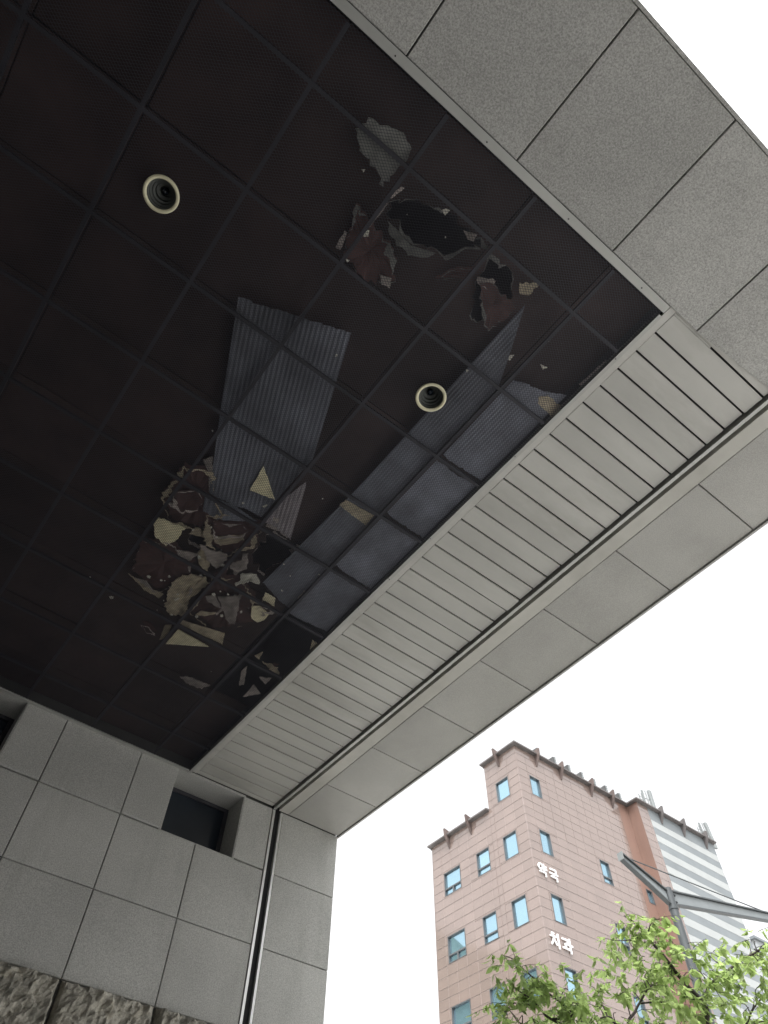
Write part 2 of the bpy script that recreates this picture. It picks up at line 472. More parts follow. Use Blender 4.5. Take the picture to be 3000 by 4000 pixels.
# channel between the slats and the beam
MB().box(0.7500*K, 0.7565*K, -0.02*K, WY - 0.012, ZC - 0.010, ZC + 0.04).build('channel_edge', M_['trim'], canopy)
MB().box(0.7568*K, 0.7668*K, -0.02*K, WY + 0.02, ZC + 0.11, ZC + 0.13).build('channel_slot', M_['void'], canopy)
MB().box(0.7670*K, 0.7948*K, -0.02*K, WY - 0.006, ZC + 0.002, ZC + 0.05).build('edge_band', M_['plaster'], canopy)
MB().box(0.7470*K, 0.7498*K, -0.02*K, WY + 0.02, ZC + 0.062, ZC + 0.08).build('channel_slot', M_['void'], canopy)
# assumed building added out of frame to darken the left of the canopy
lw = empty('added_shade_building', (XL - 4, 0, 0), 'assumed dark building front, added unseen to shade the canopy', 'building')
MB().box(XL - 8, XL - 0.004, -26, WY + 0.55, 0, 14).build('wall', plain('dark_shade_front', (0.07, 0.07, 0.072), 0.6), lw)

def rim(o, name, parent, mat, z, wmax, outward=False, seed=0, thr=-0.05):
    """the pale broken edge of a torn board: a strip of uneven width along parts of its outline"""
    cx, cy = sum(p_[0] for p_ in o)/len(o), sum(p_[1] for p_ in o)/len(o); n = len(o); q = MB()
    def pt(k):
        x, y = o[k % n]; d = Vector((cx - x, cy - y)); d.normalize()
        if outward: d = -d
        w = wmax*max(0.0, noise.noise(Vector((x*7, y*7, seed))) - thr)*1.6 + 0.3*wmax*max(0.0, noise.noise(Vector((x*40, y*40, seed + 3))))
        return (x, y, z), (x + d.x*w, y + d.y*w, z), w
    for k in range(n):
        a, a2, wa = pt(k); b, b2, wb = pt(k+1)
        if max(wa, wb) < 0.0015: continue
        v = [a, b, b2, a2]
        q.add(v + [(x, y, zz + 0.0008) for x, y, zz in v], [(0,1,2,3), (7,6,5,4), (0,4,5,1), (2,6,7,3), (1,5,6,2), (3,7,4,0)])
    if q.v:
        ob = q.build(name, mat, parent); ob['kind'] = 'stuff'                # too fine and broken to pick apart
        return ob

# low terrace added unseen behind the viewer to block horizon sky
tb = empty('added_shade_terrace', (14, -24, 0), 'long plain grey building added unseen behind the viewer to block low sky', 'building')
MB().box(-2.5, 44, -32, -20, 0, 12).build('wall', plain('added_terrace_wall', (0.25, 0.24, 0.225), 0.8), tb)
for i in range(3):
    for j in range(14):
        MB().box(0 + j*3.1, 1.7 + j*3.1, -20.1, -19.96, 1.2 + i*3.6, 2.9 + i*3.6).build('window', M_['darkglass'], tb)

# grid of bars and the dark boards over it
bx_ = [(0.412 - 0.1555*k)*K for k in range(0, 17)]
by_ = [(0.1 + 0.1548*k)*K for k in range(0, 9)]
bx_ = [x for x in bx_ if x > XL + 0.1]
for x in bx_:
    MB().box(x - 0.011, x + 0.011, YF1 + 0.07, WY - 0.01, ZC + 0.005, ZC + 0.026).build('grid_bar', M_['bar'], canopy)
for y in by_:
    MB().box(XL, cx0 - 0.01, y - 0.011, y + 0.011, ZC + 0.0045, ZC + 0.0255).build('grid_bar', M_['bar'], canopy)
ex = sorted(bx_ + [XL, cx0]); ey = [YF1 + 0.06] + by_ + [WY - 0.01]
MISSING = set()
for (x, y) in ((1.9, 4.1), (1.9, 4.6)):
    MISSING.add((sum(1 for e in ex if e < x) - 1, sum(1 for e in ey if e < y) - 1))
HOLES = [[(0.445, 0.60), (0.57, 0.51), (0.78, 0.47), (1.02, 0.475), (0.98, 0.56), (0.84, 0.665), (0.72, 0.72), (0.49, 0.69)],
         [(1.12, 0.50), (1.26, 0.47), (1.38, 0.58), (1.40, 0.75), (1.30, 0.86), (1.17, 0.72)],
         [(1.20, 3.05), (1.40, 3.00), (1.42, 3.18), (1.34, 3.40), (1.18, 3.32)],
         [(0.70, 3.33), (0.90, 3.28), (0.98, 3.44), (0.86, 3.52), (0.72, 3.50)],
         [(0.52, 3.72), (0.66, 3.66), (0.80, 3.80), (0.72, 3.98), (0.56, 3.94)],
         [(1.16, 3.68), (1.34, 3.66), (1.52, 3.86), (1.36, 4.06), (1.20, 3.96)],
         [(0.50, 2.62), (0.60, 2.60), (0.66, 2.80), (0.56, 2.84)],
         [(0.50, 3.12), (0.62, 3.10), (0.66, 3.22), (0.55, 3.26)]]
def torn(poly, r):
    out = []
    for i in range(len(poly)):
        a, b = Vector(poly[i]), Vector(poly[(i+1) % len(poly)])
        n = max(1, int((b-a).length/0.03))
        for k in range(n):
            q_ = a + (b-a)*k/n
            out.append((q_.x + random.gauss(0, r), q_.y + random.gauss(0, r)))
    return out
for i in range(len(ex)-1):
    for j in range(len(ey)-1):
        if (i, j) in MISSING: continue
        hole = [h for h in HOLES if ex[i] < sum(v[0] for v in h)/len(h) < ex[i+1] and ey[j] < sum(v[1] for v in h)/len(h) < ey[j+1]]
        if hole:
            h = torn(hole[0], 0.014)
            h = [(min(max(x, ex[i] + 0.012), ex[i+1] - 0.012), min(max(y, ey[j] + 0.012), ey[j+1] - 0.012)) for x, y in h]
            a = sum(h[k][0]*h[(k+1)%len(h)][1] - h[(k+1)%len(h)][0]*h[k][1] for k in range(len(h)))
            if a > 0: h = h[::-1]
            s = min(range(len(h)), key=lambda k: h[k][0] + h[k][1]); h = h[s:] + h[:s]
            o = [(ex[i] + 0.004, ey[j] + 0.004), (ex[i+1] - 0.004, ey[j] + 0.004), (ex[i+1] - 0.004, ey[j+1] - 0.004), (ex[i] + 0.004, ey[j+1] - 0.004)]
            poly = o + [(o[0][0], o[0][1] + 0.0005), (h[0][0], h[0][1] + 0.0005)] + h[1:] + [h[0]]
            bo = MB().prism(poly, ZC + 0.118, ZC + 0.130).build('ceiling_board', M_['board'], canopy)
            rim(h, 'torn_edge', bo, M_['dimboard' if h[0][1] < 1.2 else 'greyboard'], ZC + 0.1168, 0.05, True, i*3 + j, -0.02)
            continue
        panel('ceiling_board', canopy, M_['board'], (ex[i] + 0.004, ey[j+1] - 0.004, ZC + 0.12), (1,0,0), (0,-1,0), ex[i+1] - ex[i] - 0.008, ey[j+1] - ey[j] - 0.008, 0.012, 0.002, 0.004, 0.004)
# the wire mesh itself: two families of crossing strands
LAMPS = [(-0.142*K, 0.329*K), (0.334*K, 0.332*K)]
q = MB(); PIT, SW = 0.0145, 0.0023
x0, x1, y0, y1 = -4.2, cx0 + 0.004, yt - 0.006, WY - 0.002
for fam, ang in ((0, math.radians(32)), (1, math.radians(148))):
    d = Vector((math.cos(ang), math.sin(ang))); n = Vector((-d.y, d.x))
    cs = [n.dot(Vector(c)) for c in ((x0,y0),(x1,y0),(x0,y1),(x1,y1))]
    s = min(cs) + PIT/2
    while s < max(cs):
        t0, t1 = -1e9, 1e9
        for ax, lo, hi in ((0, x0, x1), (1, y0, y1)):
            ta, tb = sorted(((lo - n[ax]*s)/d[ax], (hi - n[ax]*s)/d[ax]))
            t0, t1 = max(t0, ta), min(t1, tb)
        segs = [(t0, t1)]
        for L in LAMPS:
            c = Vector(L); dn = n.dot(c) - s
            if abs(dn) < 0.086:
                hc = math.sqrt(0.086**2 - dn*dn); tc = d.dot(c)
                segs = [g for a, b in segs for g in ((a, min(b, tc - hc)), (max(a, tc + hc), b)) if g[1] - g[0] > 0.004]
        for a, b in segs:
            if b - a > 0.01:
                z = ZC + 0.0012*fam; ns = max(1, int((b - a)/0.2)); hw = n*SW/2
                for k in range(ns):                        # short lengths, butted end to end
                    A, B = n*s + d*(a + (b-a)*k/ns), n*s + d*(a + (b-a)*(k+1)/ns)
                    q.add([(P.x + sg*hw.x, P.y + sg*hw.y, z + h) for P in (A, B) for sg, h in ((-1,0),(1,0),(1,0.0011),(-1,0.0011))],
                          [(0,1,5,4),(1,2,6,5),(2,3,7,6),(3,0,4,7)])
        s += PIT
tag(q.build('wire_mesh', M_['mesh'], canopy), kind='stuff')

# ------------------------------------------------------------------ downlights
for (x, y), lab in zip(LAMPS, ('round recessed downlight with cream ring, left one in the darkest part of the ceiling', 'round recessed downlight with cream ring, right one beside the ribbed sheets')):
    t = empty('downlight', (x, y, ZC), lab, 'downlight', 'ceiling downlights')
    q = MB(); q.lathe([(0.080, -0.001), (0.082, -0.007), (0.088, -0.010), (0.096, -0.010), (0.1015, -0.006), (0.1015, 0.0), (0.080, -0.001)], (x, y, ZC), 48)
    q.build('ring', M_['ring'], t, smooth=True)
    q = MB(); q.lathe([(0.081, 0.0), (0.079, 0.02), (0.076, 0.022), (0.074, 0.04), (0.066, 0.043), (0.062, 0.06), (0.052, 0.064), (0.048, 0.082), (0.030, 0.090), (0.028, 0.108), (0.0, 0.110)], (x, y, ZC), 40)
    q.build('reflector', M_['can'], t)
    q = MB(); q.lathe([(0.0, 0.062), (0.012, 0.066), (0.020, 0.078), (0.018, 0.1)], (x, y, ZC), 20)
    q.build('bulb', M_['darkglass'], t, smooth=True)
# ------------------------------------------------------------------ fallen boards and sheets lying on the mesh
def ribbed(name, poly, ang, z, pitch, mat, label, group=None, slope=(0, 0), amp=0.0024):
    c, s = math.cos(ang), math.sin(ang)
    R = [(x*c + y*s, -x*s + y*c) for x, y in poly]
    v0, v1 = min(p[1] for p in R), max(p[1] for p in R)
    cx, cy = sum(p[0] for p in poly)/len(poly), sum(p[1] for p in poly)/len(poly)
    def span(v):
        us = []
        for i in range(len(R)):
            (ua, va), (ub, vb) = R[i], R[(i+1) % len(R)]
            if (va <= v < vb) or (vb <= v < va): us.append(ua + (ub-ua)*(v-va)/(vb-va))
        return (min(us), max(us)) if len(us) > 1 else None
    q = MB(); n = int((v1 - v0)/(pitch/4)); prev = None
    prof = (0, 1, 1, 0)
    for k in range(n+1):
        v = v0 + 1e-4 + (v1 - v0 - 2e-4)*k/n
        sp = span(v)
        if sp is None: prev = None; continue
        h = z + amp*prof[k % 4] + 0.002*noise.noise(Vector((v*9, 1, z*50)))
        row = []
        e0, e1 = (0.05*max(0, noise.noise(Vector((v*5, z*90, s_)))) + 0.015*max(0, noise.noise(Vector((v*25, z*70, s_)))) for s_ in (1.3, 7.7))
        if sp[1] - sp[0] < 0.16: e0 = e1 = 0.0
        for u in (sp[0] + e0 + random.uniform(0, 0.004), sp[1] - e1 - random.uniform(0, 0.004)):
            x, y = u*c - v*s, u*s + v*c
            row.append((x, y, h + slope[0]*(x-cx) + slope[1]*(y-cy)))
        row += [(x, y, zz + 0.0012) for x, y, zz in row]
        b = len(q.v); q.v += row
        if prev is not None:
            q.f += [(prev, prev+1, b+1, b), (prev+2, b+2, b+3, prev+3), (prev, b, b+2, prev+2), (prev+1, prev+3, b+3, b+1)]
        prev = b
    return tag(q.build(name, M_[mat]), label, 'sheet', group)

def ragged(poly, rough):
    out = []
    for i in range(len(poly)):
        a, b = Vector(poly[i]), Vector(poly[(i+1) % len(poly)])
        n = max(1, int((b - a).length/0.02)) if rough else 1
        d = (b - a); nn = Vector((-d.y, d.x)).normalized() if d.length > 1e-6 else Vector((0, 0))
        for k in range(n):
            p = a + d*k/n
            if k: p += nn*random.gauss(0, rough)
            out.append((p.x, p.y))
    return out

def fragment(name, poly, mat, label, group=None, lvl=0, rough=0.003, thick=0.009, slope=0.02, cat='debris'):
    cx, cy = sum(p[0] for p in poly)/len(poly), sum(p[1] for p in poly)/len(poly)
    gx, gy = random.gauss(0, slope), random.gauss(0, slope)
    z = ZC + 0.036 + 0.0035*lvl
    f0 = lambda x, y: max(z + gx*(x-cx) + gy*(y-cy), ZC + 0.0275)
    f1 = lambda x, y: f0(x, y) + thick
    o = ragged(poly, rough)
    if rough < 0.0025 or label.startswith('dim fibrous'): return tag(MB().prism(o, f0, f1).build(name, M_[mat]), label, cat, group)
    a = sum(o[k][0]*o[(k+1)%len(o)][1] - o[(k+1)%len(o)][0]*o[k][1] for k in range(len(o)))
    if a < 0: o = o[::-1]
    amp = min(0.02, rough*1.7); n = len(o); q = MB()         # crumpled: outline, two inner rings and a centre
    for up in (0, 1):
        for s in (1.0, 0.7, 0.38):
            for x, y in o:
                X, Y = cx + (x-cx)*s, cy + (y-cy)*s
                w = amp*(noise.noise(Vector((X*14, Y*14, lvl*3.7))) + 0.5*noise.noise(Vector((X*33, Y*33, lvl*1.7 + 5))))
                q.v.append((X, Y, max(f0(X, Y) + w, ZC + 0.0275) + up*thick))
        q.v.append((cx, cy, f0(cx, cy) + amp*0.4 + up*thick))
    m_ = 3*n + 1
    for k in range(n):
        k2 = (k+1) % n
        for r in (0, 1):
            q.f.append((r*n+k2, r*n+k, (r+1)*n+k, (r+1)*n+k2)); q.f.append((m_+r*n+k, m_+r*n+k2, m_+(r+1)*n+k2, m_+(r+1)*n+k))
        q.f.append((2*n+k2, 2*n+k, 3*n)); q.f.append((m_+2*n+k, m_+2*n+k2, m_+3*n)); q.f.append((k, k2, m_+k2, m_+k))
    ob = tag(q.build(name, M_[mat]), label, cat, group)
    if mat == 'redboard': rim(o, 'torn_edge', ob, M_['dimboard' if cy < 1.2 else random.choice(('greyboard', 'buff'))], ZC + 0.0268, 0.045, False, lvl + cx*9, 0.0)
    return ob

DB = {'big': [(0.047, 1.602), (0.721, 1.361), (1.066, 2.295), (1.045, 2.633), (1.047, 2.94), (0.623, 2.98), (0.562, 2.828), (0.341, 2.323)], 'strip1': [(1.435, 0.526), (1.46, 1.012), (1.45, 1.302), (1.452, 1.66), (1.46, 1.948), (1.394, 2.96), (1.379, 3.446)], 'strip1r': [(1.711, 0.988), (1.688, 1.473), (1.695, 2.405), (1.682, 2.961), (1.677, 3.587)], 'P1': [(0.809, 2.525), (1.021, 2.707), (0.837, 2.75)], 'P2': [(0.429, 3.387), (0.551, 3.363), (0.634, 3.324), (0.638, 3.45), (0.605, 3.599), (0.487, 3.561), (0.429, 3.46)], 'P3': [(1.43, 2.39), (1.676, 2.369), (1.681, 2.481), (1.422, 2.456)], 'P4': [(1.442, 3.71), (1.487, 3.663), (1.602, 3.691), (1.604, 3.778), (1.578, 3.833), (1.515, 3.827)], 'P5': [(1.455, 3.519), (1.55, 3.517), (1.59, 3.592), (1.475, 3.598)], 'P6': [(1.174, 3.796), (1.322, 3.657), (1.346, 3.744), (1.441, 3.976), (1.401, 4.008), (1.272, 3.89)], 'P7': [(1.098, 4.319), (1.401, 4.332), (1.098, 4.54)], 'P8': [(1.052, 4.22), (1.43, 4.122), (1.48, 4.245), (1.36, 4.247), (1.086, 4.283)], 'P9': [(0.987, 4.341), (1.032, 4.304), (1.073, 4.478), (1.03, 4.535)], 'P10': [(1.39, 4.833), (1.46, 4.777), (1.655, 4.749), (1.621, 4.842), (1.509, 4.867)], 'P11': [(1.957, 4.505), (2.066, 4.562), (1.962, 4.699)], 'P12': [(1.777, 4.42), (1.784, 4.34), (1.887, 4.562), (1.86, 4.596)], 'P13': [(1.941, 4.389), (2.037, 4.337), (2.038, 4.44)], 'P14': [(1.765, 4.183), (1.797, 4.097), (1.822, 4.198)], 'P15': [(2.05, 3.716), (2.101, 3.722), (2.097, 3.82)], 'P16': [(0.887, 4.177), (0.81, 3.9), (0.859, 3.759), (0.991, 3.674), (1.05, 3.728), (1.014, 3.967), (1.066, 4.165), (0.967, 4.222)], 'P18': [(0.497, 4.028), (0.583, 4.04), (0.695, 4.075), (0.816, 4.041), (0.806, 4.102), (0.666, 4.098)], 'P19': [(0.798, 3.416), (0.898, 3.413), (1.014, 3.378), (1.045, 3.431), (1.018, 3.551), (0.932, 3.521)], 'P20': [(0.692, 3.577), (0.774, 3.53), (0.842, 3.506), (0.806, 3.612), (0.719, 3.613)], 'P21': [(0.686, 3.393), (0.694, 3.313), (0.838, 3.309), (1.011, 3.144), (1.047, 3.18), (0.931, 3.329), (0.836, 3.329)], 'P22': [(0.417, 3.11), (0.544, 2.974), (0.624, 3.048), (0.611, 3.163), (0.537, 3.24), (0.466, 3.226)], 'P23': [(0.775, 3.176), (0.947, 3.039), (1.021, 3.071), (1.014, 3.15), (0.857, 3.294)], 'P26': [(1.088, 3.456), (1.137, 3.26), (1.208, 3.399), (1.174, 3.507)], 'P27': [(1.232, 3.603), (1.285, 3.479), (1.369, 3.474), (1.298, 3.408), (1.204, 3.463)], 'P28': [(1.106, 2.967), (1.088, 2.854), (1.153, 2.838), (1.296, 2.962), (1.193, 2.952)], 'P29': [(1.117, 2.419), (1.323, 2.96), (1.083, 2.93), (1.063, 2.751)], 'P30': [(0.903, 3.764), (0.954, 3.683), (1.015, 3.716), (0.969, 3.834)], 'P31': [(0.913, 3.859), (0.96, 3.842), (0.979, 3.89), (0.942, 3.898)], 'P32': [(0.447, 2.756), (0.49, 2.69), (0.621, 2.93), (0.617, 2.968), (0.523, 2.792)], 'P33': [(0.417, 3.23), (0.477, 3.199), (0.546, 3.232), (0.454, 3.252)], 'P34': [(1.096, 3.859), (1.146, 3.798), (1.262, 3.898), (1.149, 3.902)], 'P35': [(0.986, 2.821), (1.01, 2.784), (1.005, 2.829)], 'Q1': [(0.073, 0.442), (0.121, 0.346), (0.287, 0.299), (0.369, 0.332), (0.386, 0.405), (0.365, 0.574), (0.29, 0.53), (0.153, 0.513)], 'Q2a': [(0.419, 0.597), (0.444, 0.512), (0.462, 0.508), (0.438, 0.595)], 'Q2b': [(0.41, 0.799), (0.425, 0.632), (0.442, 0.626), (0.434, 0.79)], 'Q2c': [(0.345, 1.004), (0.331, 0.896), (0.351, 0.894), (0.374, 0.995)], 'Q4': [(0.492, 0.7), (0.723, 0.729), (0.822, 0.665), (0.802, 0.713), (0.702, 0.777), (0.548, 0.753)], 'Q5': [(1.109, 0.616), (1.209, 0.567), (1.208, 0.636), (1.137, 0.646)], 'Q6': [(1.33, 0.487), (1.428, 0.417), (1.423, 0.505), (1.376, 0.534)], 'Q7': [(1.142, 0.635), (1.225, 0.584), (1.421, 0.615), (1.381, 0.823), (1.283, 0.771)], 'Q8': [(1.945, 0.948), (1.986, 0.898), (2.122, 0.901), (2.123, 0.994), (1.976, 0.979)], 'Q9': [(2.088, 0.718), (2.101, 0.498), (2.136, 0.504), (2.129, 0.721)], 'Qa': [(1.573, 0.88), (1.622, 0.836), (1.628, 0.883)], 'Qb': [(1.569, 0.969), (1.638, 0.94), (1.613, 0.978)], 'Qc': [(1.8, 0.778), (1.85, 0.764), (1.835, 0.794)], 'Qd': [(0.7, 0.469), (0.738, 0.44), (0.734, 0.477)], 'Qe': [(0.419, 0.84), (0.444, 0.807), (0.46, 0.836), (0.438, 0.856)], 'Qf': [(0.427, 1.018), (0.455, 1.012), (0.45, 1.03)], 'Qg': [(0.87, 0.473), (0.948, 0.439), (0.956, 0.482), (0.921, 0.495)], 'Qh': [(0.642, 0.968), (0.713, 0.942), (0.74, 0.996), (0.687, 1.007)], 'Qi': [(0.217, 0.581), (0.235, 0.567), (0.235, 0.586)], 'hole1': [(0.438, 0.595), (0.569, 0.506), (1.028, 0.475), (0.977, 0.558), (0.839, 0.666), (0.716, 0.72), (0.486, 0.691)]}
ribbed('ribbed_sheet', DB['big'], math.radians(69), ZC + 0.052, 0.030, 'sheet', 'largest grey ribbed sheet, lying askew across the middle of the mesh ceiling')
ribbed('ribbed_sheet', [(1.445, 0.55), (1.57, 0.80), (1.695, 1.05), (1.695, 3.56), (1.38, 3.44), (1.455, 1.95)], math.pi/2, ZC + 0.040, 0.024, 'sheet', 'long narrow grey ribbed sheet between the right downlight and the bluish sheets')
ribbed('ribbed_sheet', [(1.735, 0.95), (2.085, 0.82), (2.09, 1.66), (1.74, 1.68)], math.pi/2, ZC + 0.040, 0.024, 'sheet', 'bluish ribbed sheet beside the slatted strip, nearest the overhead granite beam')
ribbed('ribbed_sheet', [(1.735, 1.72), (2.09, 1.70), (2.09, 2.31), (1.735, 2.31)], math.pi/2, ZC + 0.041, 0.024, 'sheet', 'bluish ribbed sheet beside the slatted strip, second from the overhead granite beam')
ribbed('ribbed_sheet', [(1.735, 2.35), (2.09, 2.34), (2.09, 2.96), (1.73, 2.95)], math.pi/2, ZC + 0.042, 0.024, 'sheet', 'bluish ribbed sheet beside the slatted strip, third from the overhead granite beam')
ribbed('ribbed_sheet', [(1.73, 2.99), (2.085, 2.99), (2.085, 3.56), (1.72, 3.60)], math.pi/2, ZC + 0.040, 0.024, 'sheet', 'bluish ribbed sheet beside the slatted strip, nearest the broken boards')
ribbed('ribbed_sheet', DB['P29'], math.radians(70), ZC + 0.047, 0.03, 'sheet_pink', 'small pinkish ribbed offcut at the lower corner of the largest ribbed sheet')
ribbed('ribbed_sheet', [(0.60, 2.99), (0.80, 2.94), (1.03, 2.96), (0.93, 3.04), (0.78, 3.15), (0.66, 3.14)], math.radians(69), ZC + 0.046, 0.036, 'sheet', 'dull greenish tail of ribbed sheet above the red brown boards')
for poly, lab in (([(0.36, 2.86), (0.56, 2.78), (0.68, 2.98), (0.80, 3.06), (0.74, 3.30), (0.52, 3.36), (0.36, 3.20)], 'dark red brown broken board above the leftmost cream scrap'),
                  ([(0.70, 3.14), (0.86, 3.02), (1.06, 2.96), (1.14, 3.16), (1.00, 3.40), (0.80, 3.36)], 'dark red brown broken board in the middle of the debris heap'),
                  ([(0.42, 3.66), (0.62, 3.54), (0.84, 3.60), (0.90, 3.84), (0.76, 4.06), (0.52, 4.02)], 'dark red brown broken board above the long curved sliver'),
                  ([(1.04, 3.62), (1.22, 3.52), (1.40, 3.60), (1.56, 3.86), (1.34, 4.16), (1.08, 4.08)], 'dark red brown broken board behind the tattered pointed scrap'),
                  ([(0.30, 0.74), (0.46, 0.78), (0.62, 0.80), (0.74, 0.94), (0.60, 1.06), (0.40, 1.00)], 'dark brown torn board left of the ceiling hole')):
    fragment('board_fragment', poly, 'redboard', lab, None, 12, 0.009, 0.009, 0.01)
SMALL = 'small pale crumb of broken board scattered over the mesh ceiling'
for key, name, mat, label, lvl, rough in (
    ('P1', 'board_fragment', 'cream', 'cream triangular board scrap lying alone under the largest ribbed sheet', 0, 0.0015),
    ('P2', 'board_fragment', 'cream', 'stained cream scrap with torn edge, leftmost of the large pale scraps', 1, 0.005),
    ('P3', 'board_fragment', 'buff', 'oblong buff board scrap on the long narrow ribbed sheet', 0, 0.002),
    ('P4', 'board_fragment', 'cream', 'bright cream six sided scrap beside the bluish ribbed sheet', 0, 0.003),
    ('P5', 'board_fragment', 'cream', 'cream oblong scrap just above the six sided scrap', 1, 0.003),
    ('P6', 'board_fragment', 'greyboard', 'tattered grey scrap tapering to a point, left of the six sided scrap', 2, 0.006),
    ('P7', 'board_fragment', 'cream', 'bright cream long triangle lying across a grid bar', 0, 0.001),
    ('P8', 'board_fragment', 'buff', 'buff strip of board behind the long cream triangle', 2, 0.002),
    ('P9', 'board_fragment', 'buff', 'small buff offcut at the left end of the long cream triangle', 1, 0.003),
    ('P10', 'board_fragment', 'greyboard', 'thin grey sliver lying alone nearest the stone wall', 0, 0.005),
    ('P11', 'board_fragment', 'greyboard', 'grey triangle scrap nearest the slatted strip and the wall', 0, 0.002),
    ('P12', 'board_fragment', 'greyboard', 'narrow upright grey scrap left of the grey triangle scrap', 1, 0.003),
    ('P13', 'board_fragment', 'greyboard', 'grey flake between the grey triangle scrap and the slatted strip', 2, 0.003),
    ('P14', 'board_fragment', 'buff', 'tiny buff flake above the grey triangle scrap', 0, 0.002),
    ('P15', 'board_fragment', 'cream', 'cream chip pressed against the trim of the slatted strip', 0, 0.002),
    ('P16', 'board_fragment', 'buff', 'large crumbling brown buff scrap above the long cream triangle', 3, 0.008),
    ('P18', 'board_fragment', 'buff', 'long curved buff sliver at the left edge of the debris', 0, 0.004),
    ('P19', 'board_fragment', 'greyboard', 'grey pink scrap in the centre of the debris heap', 2, 0.006),
    ('P20', 'board_fragment', 'greyboard', 'grey wedge scrap left of the debris heap centre', 1, 0.004),
    ('P21', 'board_fragment', 'buff', 'long tan torn strip below the red brown board', 4, 0.005),
    ('P22', 'board_fragment', 'redboard', 'red brown board piece left of the largest ribbed sheet end', 3, 0.006),
    ('P23', 'board_fragment', 'redboard', 'red brown board piece over the long tan torn strip', 6, 0.005),
    ('P26', 'board_fragment', 'greyboard', 'splintered grey scrap beside the dark gap in the debris', 1, 0.008),
    ('P27', 'board_fragment', 'white', 'whitish crumpled scrap under the dark gap in the debris', 2, 0.008),
    ('P28', 'board_fragment', 'greyboard', 'curled grey scrap lying over the pinkish ribbed offcut', 5, 0.004),
    ('P34', 'board_fragment', 'greyboard', 'grey torn flake beside the tattered pointed scrap', 4, 0.005),
    ('P32', 'board_fragment', 'greyboard', 'thin torn edge of board along the left side of the largest ribbed sheet', 6, 0.005),
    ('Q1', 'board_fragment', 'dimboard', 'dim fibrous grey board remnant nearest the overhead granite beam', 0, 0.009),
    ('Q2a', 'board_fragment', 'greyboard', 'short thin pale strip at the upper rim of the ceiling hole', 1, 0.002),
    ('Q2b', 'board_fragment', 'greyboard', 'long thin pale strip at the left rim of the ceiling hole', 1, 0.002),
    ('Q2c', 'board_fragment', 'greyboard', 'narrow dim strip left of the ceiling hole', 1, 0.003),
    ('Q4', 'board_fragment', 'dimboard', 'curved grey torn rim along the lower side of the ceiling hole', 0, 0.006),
    ('Q5', 'board_fragment', 'greyboard', 'light ragged scrap on top of the upper red brown board', 1, 0.005),
    ('Q6', 'board_fragment', 'buff', 'buff torn scrap on a bar right of the ceiling hole', 1, 0.006),
    ('Q7', 'board_fragment', 'redboard', 'dull red brown board between the ceiling hole and the right downlight', 0, 0.008),
    ('Q8', 'board_fragment', 'buff', 'buff oblong scrap beside the slats, nearest the canopy corner', 0, 0.004),
    ('Q9', 'board_fragment', 'greyboard', 'thin pale strip lying along the slat trim near the canopy corner', 1, 0.002)):
    fragment(name, DB[key], mat, label, None, lvl, rough)
for key in ('P30', 'P31', 'P33', 'P35', 'Qa', 'Qb', 'Qc', 'Qd', 'Qe', 'Qf', 'Qg', 'Qh', 'Qi'):
    fragment('board_crumb', DB[key], 'white' if key not in ('Qg', 'Qh', 'P33') else 'greyboard', SMALL, 'crumbs of board on the mesh', 4, 0.003, 0.006, 0.0)
for i in range(14):                                        # tatters of board between the larger scraps
    if i < 11: x, y = random.gauss(1.02, 0.26), random.gauss(3.62, 0.36)
    elif i < 13: x, y = random.gauss(1.9, 0.1), random.gauss(4.35, 0.12)
    else: x, y = random.gauss(0.75, 0.3), random.gauss(0.75, 0.2)
    x = min(x, 1.98)
    a0 = random.uniform(0, 6.28); L, W_ = random.uniform(0.05, 0.13), random.uniform(0.02, 0.05)
    poly = []
    for k in range(9):
        a = k*0.698; rr = random.uniform(0.55, 1.25); u, v = L*rr*math.cos(a), W_*rr*math.sin(a)
        poly.append((x + u*math.cos(a0) - v*math.sin(a0), y + u*math.sin(a0) + v*math.cos(a0)))
    fragment('torn_scrap', poly, random.choice(('greyboard', 'redboard', 'redboard', 'buff', 'greyboard') if i < 13 else ('redboard',)), 'torn grey or brown tatter of board among the larger scraps', 'tatters of torn board', 7 + i % 5, 0.006, 0.004, 0.06)
crumbs = MB()
for i in range(46):
    if i < 34: x, y = random.gauss(1.05, 0.28), random.gauss(3.7, 0.35)
    else: x, y = random.uniform(0.2, 2.0), random.uniform(0.3, 4.9)
    if x > 2.05: continue
    r = random.uniform(0.004, 0.018)*(1 if i < 34 else 0.6); a0 = random.uniform(0, 6)
    poly = [(x + r*random.uniform(0.5, 1.2)*math.cos(a0 + k*1.257), y + r*random.uniform(0.5, 1.2)*math.sin(a0 + k*1.257)) for k in range(5)]
    z = ZC + 0.029 + random.uniform(0, 0.01); crumbs.prism(poly, z, z + 0.005)
tag(crumbs.build('board_crumbs', M_['white']), 'pale crumbs of board strewn over the mesh', 'debris', kind='stuff')
